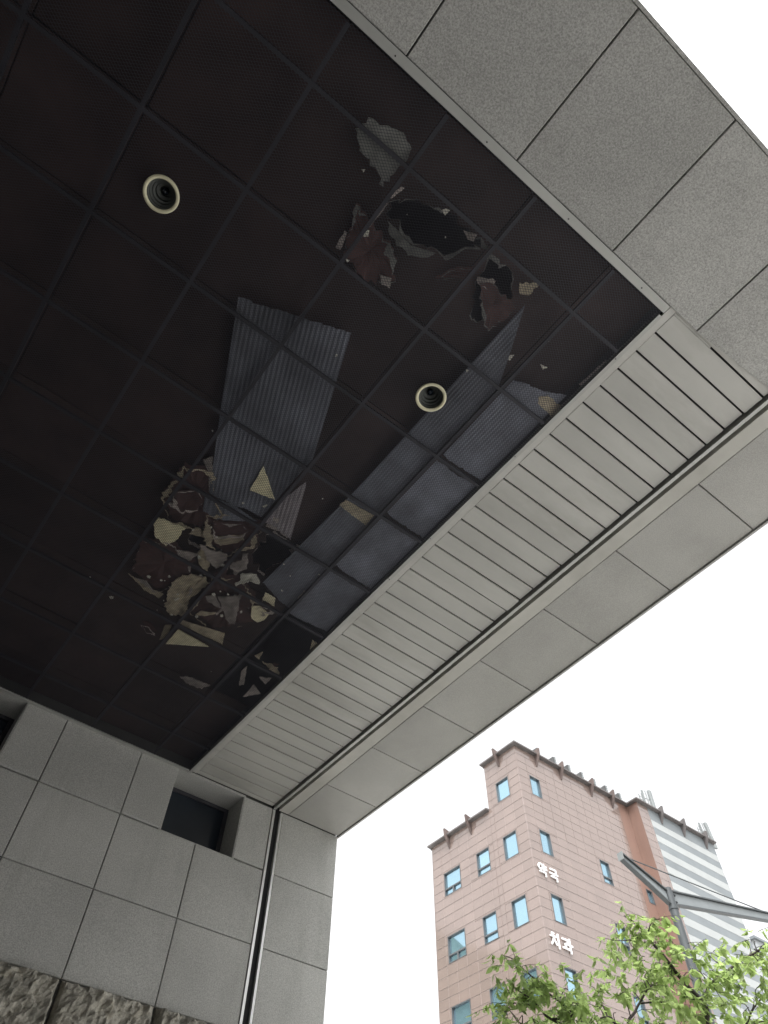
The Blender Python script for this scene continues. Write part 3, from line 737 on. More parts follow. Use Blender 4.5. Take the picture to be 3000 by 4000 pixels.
# ------------------------------------------------------------------ corner building across the street
D = 37.0
XB, YC = 0.76503*D, 0.64399*D
bz = lambda a: EYE + a*D
m, nt, p, _ = new_mat('polished_pink_tile')
f = mul(nt, rng(nt, nz(nt, 30, 4, 0.7), 0.35, 0.65, 0.90, 1.10), rng(nt, nz(nt, 0.5, 4), 0.3, 0.7, 0.94, 1.06))
f = mul(nt, f, rng(nt, objrand(nt), 0, 1, 0.95, 1.05))
nt.links.new(tint(nt, (0.198, 0.152, 0.134), f), p.inputs['Base Color'])  # base greyed and lightened to stand in for haze
p.inputs['Roughness'].default_value = 0.07; p.inputs['Specular IOR Level'].default_value = 1.0
M_['pink'] = m
M_['pinkjoint'] = plain('pink_joint', (0.165, 0.125, 0.11), 0.3, var=0.15, spec=0.9)
M_['brownwall'] = plain('brown_wall', (0.20, 0.125, 0.10), 0.3, var=0.12, nscale=1.2, grime=0.2, stretch=(1, 1, 0.25))  # brown tone shared by the strip and the flank
M_['white_row'] = plain('white_stone_row', (0.325, 0.34, 0.338), 0.5, var=0.05, nscale=0.8, grime=0.12)
M_['grey_row'] = plain('grey_stone_row', (0.165, 0.183, 0.192), 0.5, var=0.08, nscale=0.8)
M_['coping'] = plain('weathered_coping', (0.11, 0.10, 0.098), 0.6, 0.1, var=0.2, nscale=2)
M_['bracket'] = plain('rusty_brown_bracket', (0.12, 0.09, 0.082), 0.7, var=0.25, nscale=4, grime=0.5)
M_['wframe'] = plain('window_frame_grey', (0.10, 0.105, 0.11), 0.5, 0.2, var=0.1)
M_['signwhite'] = plain('sign_white', (0.80, 0.80, 0.80), 0.5, var=0.02)
m, nt, p, _ = new_mat('blue_mirror_glass')
nt.links.new(tint(nt, (0.31, 0.47, 0.56), rng(nt, objrand(nt), 0, 1, 0.9, 1.1)), p.inputs['Base Color'])
p.inputs['Metallic'].default_value = 0.85; p.inputs['Roughness'].default_value = 0.02
M_['blueglass'] = m

bld = empty('corner_building', (XB + 8, YC + 6, 0), 'pink tiled corner building with blue windows and a grey striped wing', 'building')
TOP, LOW = bz(0.7330), bz(0.6500)
YL, YT = 0.8640*D, 0.7190*D                                # left end of the facade and of the tower
XN, YB, XE = 1.0475*D, 0.6215*D, 1.268*D                   # the striped wing
q = MB()
q.box(XB + 0.25, XN + 2, YC + 0.25, YT - 0.02, 0, TOP)
q.box(XB + 0.25, XN + 2, YT - 0.0195, YL - 0.02, 0, LOW)
SHELL = q
q.box(XN + 0.012, XE - 0.02, YB + 0.012, YC + 9, 0, TOP - 0.01)
rows = []                                                  # floor lines: (top, bottom) of the windows
WR = [(0.6880, 0.6535), (0.5945, 0.5580), (0.4985, 0.4615), (0.4060, 0.3690), (0.3120, 0.2750), (0.2170, 0.1800), (0.1220, 0.0850), (0.0270, -0.01)]
left_w, right_w = [], []
for i, (t, b) in enumerate(WR):
    left_w.append((0.6685, 0.6970, b, t, 0))
    if i:
        left_w.append((0.7290, 0.7577, b, t, 1)); left_w.append((0.7970, 0.8360, b, t, 2))
    right_w.append((0.7903, 0.8135, b, t, 0))
    if i: right_w.append((0.9250, 0.9470, b, t, 1))
right_w.append((1.0320, 1.0470, 0.5605, 0.5825, 0))
def window(org, u, w, h, kind, parent, dep=0.16, fm='wframe'):
    """org: lower corner on the wall face, u along the wall"""
    u = Vector(u); n = u.cross(Vector((0, 0, 1))); o = Vector(org)
    def bx(q, a0, a1, b0, b1, d0, d1):
        v = []
        for d in (d0, d1):
            for a, b in ((a0, b0), (a1, b0), (a1, b1), (a0, b1)): v.append(o + u*a + Vector((0, 0, b)) - n*d)
        q.add(v, [(0,1,2,3),(7,6,5,4),(1,0,4,5),(2,1,5,6),(3,2,6,7),(0,3,7,4)])
    f = 0.035
    q = MB()
    bx(q, 0, f, 0, h, -0.012, dep); bx(q, w-f, w, 0, h, -0.012, dep)
    bx(q, f, w-f, 0, f, -0.010, dep); bx(q, f, w-f, h-f, h, -0.010, dep)
    fr = q.build('window', M_[fm], parent)
    tr = h*0.30
    panes = [(f, w-f, f, h-f)]
    if kind:
        q = MB(); bx(q, f, w-f, tr-0.035, tr+0.035, 0.02, dep)
        if kind == 2: bx(q, w/2-0.05, w/2+0.05, f, tr-0.035, 0.021, dep)
        q.build('transom', M_[fm], fr)
        panes = [(f, w-f, tr+0.035, h-f)] + ([(f, w/2-0.05, f, tr-0.035), (w/2+0.05, w-f, f, tr-0.035)] if kind == 2 else [(f, w-f, f, tr-0.035)])
    for a0, a1, b0, b1 in panes:
        panel('pane', fr, M_['blueglass'], o + u*(a0-0.004) + Vector((0,0,b0-0.004)) - n*(dep-0.05), u, (0,0,1), a1-a0+0.008, b1-b0+0.008, 0.01, 0.001, 0, 0.0025)
    return fr
for y0, y1, b, t, k in left_w: window((XB, y1*D, bz(b)), (0,-1,0), (y1-y0)*D, (t-b)*D, k, bld)
for x0, x1, b, t, k in right_w: window((x0*D, YC, bz(b)), (1,0,0), (x1-x0)*D, (t-b)*D, k, bld)
# tiles: rectangles first, the ones that show largest become objects of their own
RH, CW = 0.01365*D, 0.0218*D
tiles = []
camM = cam.matrix_world.inverted()
def px(P):
    c = camM @ Vector(P); return (1500 + 2687*c.x/-c.z, 2000 - 2687*c.y/-c.z)
def facade(plane, a_start, a_end, ztop, holes, a_anchor):
    z = bz(0.7330)
    r = 0
    while z > 0.02:
        z0 = max(z - RH, 0)
        if z0 < ztop - 0.01:
            zt = min(z, ztop)
            a = a_anchor - math.ceil((a_anchor - a_start)/CW)*CW
            while a < a_end:
                A0, A1 = max(a, a_start), min(a + CW, a_end)
                if A1 - A0 > 0.08:
                    for R in rect_minus((A0, A1, z0, zt), holes):
                        if R[1]-R[0] > 0.06 and R[3]-R[2] > 0.06: tiles.append((plane, *R))
                a += CW
        z -= RH; r += 1
hl = [(y0*D, y1*D, bz(b), bz(t)) for y0, y1, b, t, k in left_w]
hr = [(x0*D, x1*D, bz(b), bz(t)) for x0, x1, b, t, k in right_w]
for R in rect_minus((YC + 0.0125, YT - 0.02, 0, TOP), hl) + rect_minus((YT - 0.02, YL - 0.02, 0, LOW), hl): SHELL.box(XB + 0.012, XB + 0.249, *R)
for R in rect_minus((XB + 0.25, XN + 0.02, 0, TOP), hr): SHELL.box(R[0], R[1], YC + 0.0125, YC + 0.249, R[2], R[3])
SHELL.build('wall_core', M_['pinkjoint'], bld)
facade('L', YC + 0.02, YT, TOP, hl, YC); facade('L', YT, YL, LOW, hl, YC)
XBR = 1.0205*D
facade('R', XB, XBR, TOP, hr, XB)
XS = 1.0768*D
facade('B', XN, XS, TOP - 0.03, [], XN)
def corners(t):
    pl, a0, a1, b0, b1 = t
    if pl == 'L': return [(XB, a, b) for a, b in ((a0,b0),(a1,b0),(a1,b1),(a0,b1))]
    y = YC if pl == 'R' else YB
    return [(a, y, b) for a, b in ((a0,b0),(a1,b0),(a1,b1),(a0,b1))]
def shown(t):
    P = [px(c) for c in corners(t)]
    cx, cy = sum(p[0] for p in P)/4, sum(p[1] for p in P)/4
    if not (0 < cx < 3000 and cy < 4000): return 0
    return abs(sum(P[i][0]*P[(i+1)%4][1] - P[(i+1)%4][0]*P[i][1] for i in range(4)))/2
tiles.sort(key=shown, reverse=True)
JH, JV = 0.028, 0.014
rest = MB()
for i, (pl, a0, a1, b0, b1) in enumerate(tiles):
    w, h = a1-a0-JV, b1-b0-JH
    if pl == 'L': org, u = (XB, a1-JV/2, b0+JH/2), (0,-1,0)
    else: org, u = (a0+JV/2, YC if pl == 'R' else YB, b0+JH/2), (1,0,0)
    if i < 300 and shown(tiles[i]) > 0:
        panel('tile', bld, M_['pink'], org, u, (0,0,1), w, h, 0.03, 0.008, 0.002, 0.0022)
    else:
        o = Vector(org); uu = Vector(u); n = uu.cross(Vector((0,0,1))); j = random.uniform(-0.002, 0.002)
        tx, tz = random.gauss(0, 0.0022), random.gauss(0, 0.0022)
        P = [o + uu*a + Vector((0,0,b)) + n*(j + tx*a + tz*b) for a, b in ((0,0),(w,0),(w,h),(0,h))]
        rest.add(P + [c - n*0.03 for c in P], [(0,1,2,3),(0,4,5,1),(1,5,6,2),(2,6,7,3),(3,7,4,0)])
tag(rest.build('tile_field', M_['pink'], bld), kind='stuff')
# brown strip and the brown flank of the wing
for R in rect_minus((XBR + 0.01, XN, 0.05, TOP), [hr[-1]]):
    q = MB().box(R[0], R[1], YC + 0.004, YC + 0.033, R[2], R[3]); q.build('brown_strip', M_['brownwall'], bld)
MB().box(XN + 0.001, XN + 0.034, YB + 0.012, YC + 0.002, 0.05, TOP - 0.015).build('brown_flank', M_['brownwall'], bld)
# striped wing: each stone course is a piece
z = bz(0.7105); i = 0
MB().box(XS + 0.008, XE, YB + 0.001, YB + 0.034, z + 0.006, TOP - 0.02).build('course', M_['grey_row'], bld)
while z > 0.05:
    z0 = max(z - RH*1.0, 0.02)
    MB().box(XS + 0.008, XE, YB + (0.0 if i % 2 == 0 else 0.006), YB + 0.034, z0 + 0.006, z - 0.006).build('course', M_['white_row' if i % 2 == 0 else 'grey_row'], bld)
    z -= RH; i += 1
# copings with brackets
def coping(a, b, n, z, m0=0, m1=0):
    a, b, n = Vector(a), Vector(b), Vector(n)
    q = MB(); d = (b-a).normalized(); oh = 0.26
    P = [(-0.03, 0), (oh, 0.03), (oh, 0.12), (-0.25, 0.125), (-0.25, -0.05), (-0.03, -0.05)]
    v = [a - d*x*m0 + n*x + Vector((0, 0, z + y)) for x, y in P] + [b + d*x*m1 + n*x + Vector((0, 0, z + y)) for x, y in P]
    k = len(P)
    q.add(v, [tuple(range(k)), tuple(range(2*k-1, k-1, -1))] + [(i, i+k, (i+1)%k + k, (i+1)%k) for i in range(k)])
    return q.build('coping', M_['coping'], bld)
coping((XB, YC, 0), (XB, YT + 0.12, 0), (-1,0,0), TOP, 1, 0)
coping((XB, YC, 0), (XN, YC, 0), (0,-1,0), TOP, 1, -1)
coping((XB, YT - 0.02, 0), (XB, YL + 0.12, 0), (-1,0,0), LOW)
coping((XN, YB, 0), (XN, YC, 0), (-1,0,0), TOP, 1, -1)
coping((XN, YB, 0), (XE + 0.12, YB, 0), (0,-1,0), TOP, 1, 0)
MB().box(XB, XB + 8, YL - 0.14, YL + 0.1, LOW - 0.03, LOW + 0.13).build('coping', M_['coping'], bld)
def bracket(p, n, z, mat='bracket'):
    p, n = Vector(p), Vector(n); u = n.cross(Vector((0,0,1))); w = 0.055
    P = [(0.0, -0.72), (0.05, -0.72), (0.40, 0.0), (0.44, 0.40), (0.36, 0.41), (0.0, 0.32)]
    v = [p + u*s*w + n*x + Vector((0,0,z+y)) for s in (-1, 1) for x, y in P]; k = len(P)
    q = MB(); q.add(v, [tuple(range(k-1, -1, -1)), tuple(range(k, 2*k))] + [(i, (i+1)%k, (i+1)%k + k, i+k) for i in range(k)])
    q.build('bracket', M_[mat], bld)
bracket((XB, 0.6835*D, 0), (-1,0,0), TOP)
for y in (0.7635, 0.8175): bracket((XB, y*D, 0), (-1,0,0), LOW)
for x in (0.8135, 0.8725, 0.9485, 1.003): bracket((x*D, YC, 0), (0,-1,0), TOP)
for x in (1.1095, 1.1730, 1.2385): bracket((x*D, YB, 0), (0,-1,0), TOP - 0.01, 'coping')
bracket((XB + 0.6, YL, 0), (0,1,0), bz(0.598))

# ------------------------------------------------------------------ lettering
def stroke(q, pts, w, f):
    for (x0, y0), (x1, y1) in zip(pts, pts[1:]):
        d = Vector((x1-x0, y1-y0)); l = d.length; d /= l; n = Vector((-d.y, d.x))
        a, b = Vector((x0, y0)) - d*w*0.42, Vector((x1, y1)) + d*w*0.42
        q.add([f(*(p + n*s*w/2), dz) for dz in (0.0, 0.06) for p, s in ((a,-1),(b,-1),(b,1),(a,1))],
              [(3,2,1,0),(4,5,6,7),(0,1,5,4),(1,2,6,5),(2,3,7,6),(3,0,4,7)])
def ring(q, cx, cy, r, w, f, n=20):
    b = len(q.v)
    for k in range(n):
        a = 2*math.pi*k/n
        for rr, dz in ((r-w/2, 0), (r+w/2, 0), (r+w/2, 0.06), (r-w/2, 0.06)): q.v.append(tuple(f(cx + rr*math.cos(a), cy + rr*math.sin(a), dz)))
    for k in range(n):
        for j in range(4): q.f.append((b+4*k+j, b+4*((k+1)%n)+j, b+4*((k+1)%n)+(j+1)%4, b+4*k+(j+1)%4))
def letter(parent, x0, x1, z0, z1, strokes, rings=()):
    W_, H_ = (x1-x0)*D, (z1-z0)*D
    f = lambda a, b, dz: Vector((x0*D + a*W_, YC - 0.035 - dz - 0.0006*(int(a*977+b*131) % 5), bz(z0) + b*H_))
    q = MB()
    g = lambda a, b, dz: f(a, b, dz)
    for s in strokes: stroke(q, s, 0.125, g)
    for c in rings: ring(q, *c, 0.12, g)
    return q.build('letter', M_['signwhite'], parent)
s1 = empty('pharmacy_sign', (0.79*D, YC - 0.05, bz(0.519)), 'upper white raised sign reading 약국 on the pink wall', 'sign')
letter(s1, 0.7722, 0.7890, 0.5195, 0.5362, [[(0.66,0.98),(0.66,0.42)], [(0.66,0.82),(0.95,0.82)], [(0.66,0.58),(0.95,0.58)], [(0.14,0.28),(0.80,0.28),(0.80,0.0)]], [(0.27,0.72,0.235)])
letter(s1, 0.7948, 0.8115, 0.5195, 0.5362, [[(0.18,0.92),(0.80,0.92),(0.80,0.68)], [(0.04,0.54),(0.96,0.54)], [(0.50,0.54),(0.50,0.32)], [(0.16,0.26),(0.82,0.26),(0.82,0.0)]])
s2 = empty('dentist_sign', (0.79*D, YC - 0.05, bz(0.425)), 'lower white raised sign reading 치과 on the pink wall', 'sign')
letter(s2, 0.7722, 0.7890, 0.4250, 0.4420, [[(0.24,0.98),(0.42,0.98)], [(0.06,0.76),(0.60,0.76)], [(0.36,0.74),(0.30,0.45),(0.05,0.15)], [(0.36,0.60),(0.62,0.20)], [(0.88,1.0),(0.88,0.0)]])
letter(s2, 0.7948, 0.8130, 0.4250, 0.4420, [[(0.06,0.88),(0.55,0.88),(0.55,0.55)], [(0.30,0.56),(0.30,0.26)], [(0.02,0.22),(0.64,0.22)], [(0.80,1.0),(0.80,0.0)], [(0.80,0.55),(1.02,0.55)]])

# ------------------------------------------------------------------ on the roof
M_['galv'] = plain('pale_antenna_paint', (0.19, 0.205, 0.205), 0.45, var=0.06)
M_['dkgrey'] = plain('grey_metal_panel', (0.08, 0.08, 0.08), 0.6, 0.2, var=0.2)
ORD = ('nearest the corner', 'second from the corner', 'third from the corner', 'fourth from the corner', 'fifth from the corner', 'sixth from the corner', 'nearest the striped wing')
for x, o_ in zip((31.56, 33.08, 34.47, 35.74, 36.97, 38.16, 39.57), ORD):
    y, zt = YC + 0.8, 28.92 + EYE; zb = TOP - 0.02
    t = empty('rooftop_panel', (x, y, zb), 'small grey panel with toothed white edge on the roofline, ' + o_, 'panel', 'row of roof edge panels')
    q = MB(); q.prism([(0, 0), (0.5, 0), (0.5, 0.04), (0, 0.04)], 0, 1)
    P = [(x - 0.58, zb), (x, zb), (x, zt), (x - 0.06, zt), (x - 0.58, zt - 0.46)]
    q = MB(); k = len(P)
    q.add([(a, y + d, b) for d in (0.0, 0.5) for a, b in P], [tuple(range(k)), tuple(range(2*k-1, k-1, -1))] + [(i, i+k, (i+1)%k + k, (i+1)%k) for i in range(k)])
    q.build('body', M_['dkgrey'], t)
    q = MB().box(x + 0.004, x + 0.06, y - 0.06, y + 0.5, zb, zt - 0.02)
    for j in range(7): q.box(x + 0.0605, x + 0.125, y - 0.07, y + 0.49, zt - 0.10 - j*0.16, zt - 0.03 - j*0.16)
    q.build('toothed_edge', M_['galv'], t)
def antenna(name, x, y, label, lean):
    zb = TOP - 0.02; t = empty(name, (x, y, zb), label, 'antenna')
    MB().tube([(x, y, zb), (x + lean*0.3, y, zb + 2.7)], 0.04, 8).build('mast', M_['galv'], t)
    q = MB(); c = Vector((x + 0.28, y - 0.1, zb + 1.75)); u = Vector((lean, 0, 1)).normalized(); r = Vector((1, 0, -lean)).normalized()
    v = [c + u*a*0.95 + r*b + Vector((0, d, 0)) for d in (-0.10, 0.06) for a, b in ((-1,-0.17),(-1,0.17),(1,0.17),(1,-0.17))]
    v += [c + u*a*0.97 + r*b + Vector((0, -0.14, 0)) for a, b in ((-1,-0.11),(-1,0.11),(1,0.11),(1,-0.11))]
    q.add(v, [(7,6,5,4),(0,4,5,1),(1,5,6,2),(2,6,7,3),(3,7,4,0),(0,1,9,8),(1,2,10,9),(2,3,11,10),(3,0,8,11),(8,9,10,11)])
    q.build('sector_panel', M_['galv'], t)
    q = MB(); c2 = Vector((x - 0.42, y, zb + 2.0))
    q.bar(c2 - u*0.55, c2 + u*0.55, 0.15, 0.10, (0, 1, 0)); q.build('small_panel', M_['galv'], t)
    q = MB().tube([(x - 0.42, y + 0.05, zb), (x - 0.55 + lean*0.5, y + 0.05, zb + 2.3)], 0.028, 6)
    q.build('whip_pole', M_['galv'], t)
    q = MB()
    for zz in (0.55, 1.4, 2.0): q.bar((x - 0.5, y + 0.02, zb + zz), (x + 0.3, y + 0.02, zb + zz + 0.05), 0.04, 0.04)
    for zz in (1.75, 1.95): q.bar((x - 0.85, y + 0.05, zb + zz), (x - 0.45, y + 0.05, zb + zz + 0.03), 0.03, 0.03)
    q.bar((x - 0.85, y + 0.05, zb + 1.65), (x - 0.85, y + 0.05, zb + 2.1), 0.05, 0.05)
    q.build('clamp_arms', M_['galv'], t)
antenna('roof_antenna', 42.0, YB + 1.0, 'white roof antenna cluster at the pink end of the striped wing', 0.05)
antenna('roof_antenna', 48.55, YB + 1.0, 'white leaning roof antenna cluster at the far end of the striped wing', -0.08)

# grey neighbour at the right edge
nb = empty('grey_building', (66, 28, 0), 'grey building with dark roof edge showing at the right edge of the frame', 'building')
gx0, gy = 55.4, 26.7
gx0, gy = 66.0*math.cos(math.radians(25.85)), 66.0*math.sin(math.radians(25.85))
gz = EYE + 66*math.tan(math.radians(21.75))
M_['gwall'] = plain('grey_panel_wall', (0.36, 0.38, 0.39), 0.5, var=0.05, nscale=0.5)
MB().box(gx0, gx0 + 16, gy, gy + 10, 0, gz).build('wall', M_['gwall'], nb)
MB().box(gx0 - 0.2, gx0 + 16.2, gy - 0.2, gy + 10.2, gz + 0.003, gz + 0.2).build('coping', M_['grey_row'], nb)
for i in range(9):
    for j in range(6):
        window((gx0 + 1.2 + j*2.5, gy, gz - 3.2 - i*3.0), (1,0,0), 1.6, 1.7, 1, nb, 0.12)

# ------------------------------------------------------------------ steel mast with spreading arms
mast = empty('steel_mast', (14.67, 8.60, 0), 'grey steel mast with two tapered beam arms and a tie rod', 'mast')
M_['mast'] = plain('grey_mast_paint', (0.065, 0.072, 0.075), 0.42, 0.3, var=0.1, nscale=4)
M_['mast_lt'] = plain('pale_beam_web', (0.21, 0.23, 0.235), 0.42, 0.2, var=0.08, nscale=3)
PX, PY, PZ = 14.66, 8.61, 8.06 + EYE
pole = MB(); pole.tube([(PX, PY, 0), (PX, PY, PZ)], [0.115, 0.092], 24); pole.build('pole', M_['mast'], mast, smooth=False)
q = MB().lathe([(0.094, -0.46), (0.108, -0.46), (0.108, -0.42), (0.094, -0.42)], (PX, PY, PZ), 24); q.build('collar', M_['mast'], mast)
DX = Vector((0.994, -0.108, 0))
def arm(s0, t0, b0, s1, t1, b1):
    P0, P1 = Vector((PX, PY, PZ)) + DX*s0, Vector((PX, PY, PZ)) + DX*s1; n = Vector((0.108, 0.994, 0))
    q = MB(); w = 0.012
    v = [P + Vector((0,0,z)) + n*s*w for P, zs in ((P0, (b0, t0)), (P1, (b1, t1))) for z in zs for s in (-1, 1)]
    q.add(v, [(0,1,3,2),(4,6,7,5),(0,2,6,4),(1,5,7,3),(2,3,7,6),(0,4,5,1)])
    a = q.build('arm', M_['mast_lt'], mast)
    q = MB()
    for z0, z1, h in ((t0, t1, 0.02), (b0, b1, -0.02)):
        A, B = P0 + Vector((0,0,z0+h)), P1 + Vector((0,0,z1+h)); q.bar(A, B, 0.11, 0.03)
    q.build('flange', M_['mast'], a)
    return a
arm(-0.09, -0.08, -0.33, -1.26, 0.42, 0.31)
arm(0.09, -0.06, -0.31, 6.2, 0.70, 0.62)
L_ = Vector((PX, PY, PZ)) + DX*-1.27 + Vector((0, 0, 0.365))
q = MB(); q.bar(L_ - DX*0.012, L_ + DX*0.004, 0.16, 0.17); q.build('end_plate', M_['galv'], mast)
a_, b_ = Vector((PX, PY, PZ)) + DX*-1.08 + Vector((0,0,0.393)), Vector((PX, PY, PZ)) + DX*6.1 + Vector((0,0,0.80))
MB().tube([a_, Vector((PX, PY, PZ)) + DX*3.5 + Vector((0,0,0.40)), Vector((PX, PY, PZ)) + DX*6.15 + Vector((0,0,0.68))], 0.014, 8).build('tie_rod', M_['mast'], mast)
for zz in (-0.12, -0.27):
    for s in (-1, 1):
        MB().bar(Vector((PX, PY, PZ+zz)) + DX*0.13 + Vector((0.01*s, 0.0, 0)) - Vector((0, 0.05, 0)), Vector((PX, PY, PZ+zz)) + DX*0.13 + Vector((0.01*s, 0, 0)) + Vector((0, 0.05, 0)), 0.03, 0.03).build('bolt', M_['mast'], mast)

# ------------------------------------------------------------------ young street tree
m, nt, p, out = new_mat('fresh_leaf')
lc = mixc(nt, objrand(nt), (0.185, 0.26, 0.085), (0.25, 0.32, 0.12))
lc = tint(nt, lc, rng(nt, nz(nt, 9, 2), 0.3, 0.7, 0.75, 1.2))
nt.links.new(lc, p.inputs['Base Color'])
p.inputs['Roughness'].default_value = 0.42
tl = nt.nodes.new('ShaderNodeBsdfTranslucent'); nt.links.new(tint(nt, lc, rng(nt, nz(nt, 5, 2), 0, 1, 1.6, 1.75)), tl.inputs['Color'])
mx = nt.nodes.new('ShaderNodeMixShader'); mx.inputs[0].default_value = 0.62
nt.links.new(p.outputs[0], mx.inputs[1]); nt.links.new(tl.outputs[0], mx.inputs[2]); nt.links.new(mx.outputs[0], out.inputs[0])
M_['leaf'] = m
M_['bark'] = plain('dark_bark', (0.055, 0.045, 0.04), 0.9, var=0.3, nscale=14, bumpy=0.6)
tree = empty('street_tree', (6.05, 3.5, 0), 'young street tree with drooping fresh green leaves at the lower right', 'tree')
BR = {'b1': [(6.02, 3.57, 3.86), (6.04, 3.54, 3.98), (5.89, 3.59, 4.15), (5.76, 3.61, 4.3), (5.68, 3.65, 4.41), (5.61, 3.67, 4.51), (5.55, 3.75, 4.61)], 'b2': [(6.05, 3.52, 4.03), (6.13, 3.49, 4.14), (6.24, 3.39, 4.22), (6.4, 3.3, 4.33), (6.51, 3.2, 4.39), (6.61, 3.11, 4.44), (6.66, 2.99, 4.45)], 'b3': [(5.73, 3.66, 3.58), (5.37, 3.83, 3.75), (5.41, 3.78, 3.86), (5.45, 3.73, 3.93), (5.45, 3.63, 3.99), (5.45, 3.54, 4.0)], 'b4': [(6.11, 3.62, 3.64), (6.5, 3.53, 3.92), (6.56, 3.43, 4.04), (6.73, 3.32, 4.19), (6.8, 3.17, 4.29)], 'b5': [(5.44, 3.73, 3.91), (5.44, 3.56, 3.87), (5.51, 3.45, 3.84)], 'b6': [(6.51, 3.53, 3.93), (6.56, 3.43, 3.95), (6.63, 3.28, 3.95)], 'b7': [(6.04, 3.54, 3.98), (5.99, 3.63, 4.06), (6.05, 3.72, 4.15)], 'b8': [(5.68, 3.65, 4.43), (5.64, 3.61, 4.46), (5.67, 3.56, 4.54), (5.7, 3.52, 4.54)], 'b9': [(5.67, 3.67, 4.46), (5.58, 3.71, 4.42), (5.45, 3.72, 4.37), (5.4, 3.8, 4.38)], 'c1': [(5.73, 3.66, 3.58), (5.25, 3.83, 3.73), (5.13, 3.82, 3.77), (4.99, 3.84, 3.73)], 'c2': [(5.12, 4.01, 3.68), (4.78, 4.1, 3.75), (4.74, 4.15, 3.81), (4.63, 4.13, 3.85), (4.61, 4.15, 3.87)], 'c3': [(4.89, 3.98, 3.78), (4.78, 4.1, 3.93), (4.66, 4.09, 3.98), (4.6, 4.16, 4.07), (4.48, 4.14, 4.1), (4.42, 4.21, 4.14)], 'c4': [(4.63, 4.13, 3.85), (4.57, 4.18, 3.9), (4.53, 4.23, 3.95), (4.5, 4.26, 4.01)], 'c5': [(4.78, 4.11, 3.7), (4.63, 4.27, 3.73), (4.59, 4.32, 3.8), (4.49, 4.27, 3.81)]}
fork = Vector((6.03, 3.56, 2.9))
MB().tube([(6.05, 3.5, -0.05), (6.06, 3.52, 0.9), (6.02, 3.56, 2.0), fork, BR['b1'][0]], [0.085, 0.07, 0.06, 0.05, 0.026], 12).build('trunk', M_['bark'], tree, smooth=True)
def smooth_path(pts, n=4):
    P = [Vector(p) for p in pts]; out = []
    for i in range(len(P)-1):
        a, b, c, d = P[max(i-1,0)], P[i], P[i+1], P[min(i+2, len(P)-1)]
        for k in range(n):
            t = k/n
            out.append(0.5*((2*b) + (c-a)*t + (2*a-5*b+4*c-d)*t*t + (3*b-a-3*c+d)*t**3))
    return out + [P[-1]]
R0 = {'b1': 0.019, 'b2': 0.013, 'b3': 0.015, 'b4': 0.013, 'c1': 0.014, 'c2': 0.012, 'c3': 0.008}
PATHS = {}
for k_, pts in BR.items():
    pts = [tuple(p) for p in pts]
    if k_ in ('b3', 'b4', 'c1'): pts = [tuple(fork - Vector((0, 0, 0.25)))] + pts
    if k_ in ('c2', 'c3', 'c5'): pts = [BR['c1'][1] if k_ != 'c3' else BR['c2'][1]] + pts[0:]
    path = smooth_path(pts, 5); r0 = R0.get(k_, 0.007)
    PATHS[k_] = path
    n = len(path)
    MB().tube(path, [r0*(1 - 0.8*i/(n-1)) + 0.0012 for i in range(n)], 7).build('branch', M_['bark'], tree, smooth=True)
def leaf_mesh(L, Wd, fold, droop):
    q = MB(); prof = [(0.0, 0.04), (0.12, 0.5), (0.32, 0.95), (0.52, 1.0), (0.74, 0.66), (0.9, 0.25), (1.0, 0.02)]
    for t, w in prof:
        x = t*L; z = -droop*t*t*L; hw = w*Wd/2
        q.v += [(x, -hw, z + fold*hw), (x, 0, z), (x, hw, z + fold*hw)]
    for i in range(len(prof)-1):
        a = 3*i; q.f += [(a, a+1, a+4, a+3), (a+1, a+2, a+5, a+4)]
    b = len(q.v); q.v += [(-0.22*L, -0.003*L/0.1*0.3, 0.03*L), (-0.22*L, 0.001, 0.03*L)]; q.f.append((b, b+1, 1))
    return q
LV = [leaf_mesh(0.092, 0.040, 0.25, 0.25), leaf_mesh(0.085, 0.036, 0.4, 0.45), leaf_mesh(0.10, 0.043, 0.15, 0.15), leaf_mesh(0.07, 0.03, 0.5, 0.3)]
leaves = []
def add_leaf(P, away, rnd):
    d = Vector((away.x + rnd.gauss(0, 0.4), away.y + rnd.gauss(0, 0.4), -1.0 + rnd.gauss(0, 0.4))).normalized()
    s = d.cross(Vector((rnd.gauss(0, 0.4), rnd.gauss(0, 0.4), 1))).normalized(); n = s.cross(d)
    sc = rnd.uniform(0.55, 1.1)
    leaves.append((rnd.randrange(4), Matrix(((d.x*sc, s.x*sc, -n.x*sc, P.x), (d.y*sc, s.y*sc, -n.y*sc, P.y), (d.z*sc, s.z*sc, -n.z*sc, P.z), (0,0,0,1)))))
rnd = random.Random(21)
twigs = MB()
def twig(P, d, L):
    pts = [P]; n = 5
    for i in range(n):
        d = (d + Vector((rnd.gauss(0, 0.15), rnd.gauss(0, 0.15), -0.06 + rnd.gauss(0, 0.12)))).normalized()
        pts.append(pts[-1] + d*L/n)
    twigs.tube(pts, [0.0032 - 0.0022*i/n for i in range(n+1)], 4, cap=False)
    for i in range(1, n+1):
        for _ in range(1 if rnd.random() < 0.6 else 2): add_leaf(pts[i], d.cross(Vector((0,0,1)))*rnd.choice((-0.7, 0.7)) + d*0.4, rnd)
for k_, path in PATHS.items():
    n = len(path)
    for i in range(n//3 if k_ in ('b1', 'b3', 'b4', 'c1', 'c2') else 2, n):
        if k_ == 'c4': continue
        if rnd.random() < (0.55 if k_ in ('b1', 'c3', 'b2') else 0.4):
            d = (path[min(i+1, n-1)] - path[max(i-1, 0)]).normalized()
            twig(path[i], (d + Vector((rnd.gauss(0, 0.7), rnd.gauss(0, 0.7), rnd.gauss(0, 0.5)))).normalized(), rnd.uniform(0.08, 0.2))
ALLP = [p for path in PATHS.values() for p in path]
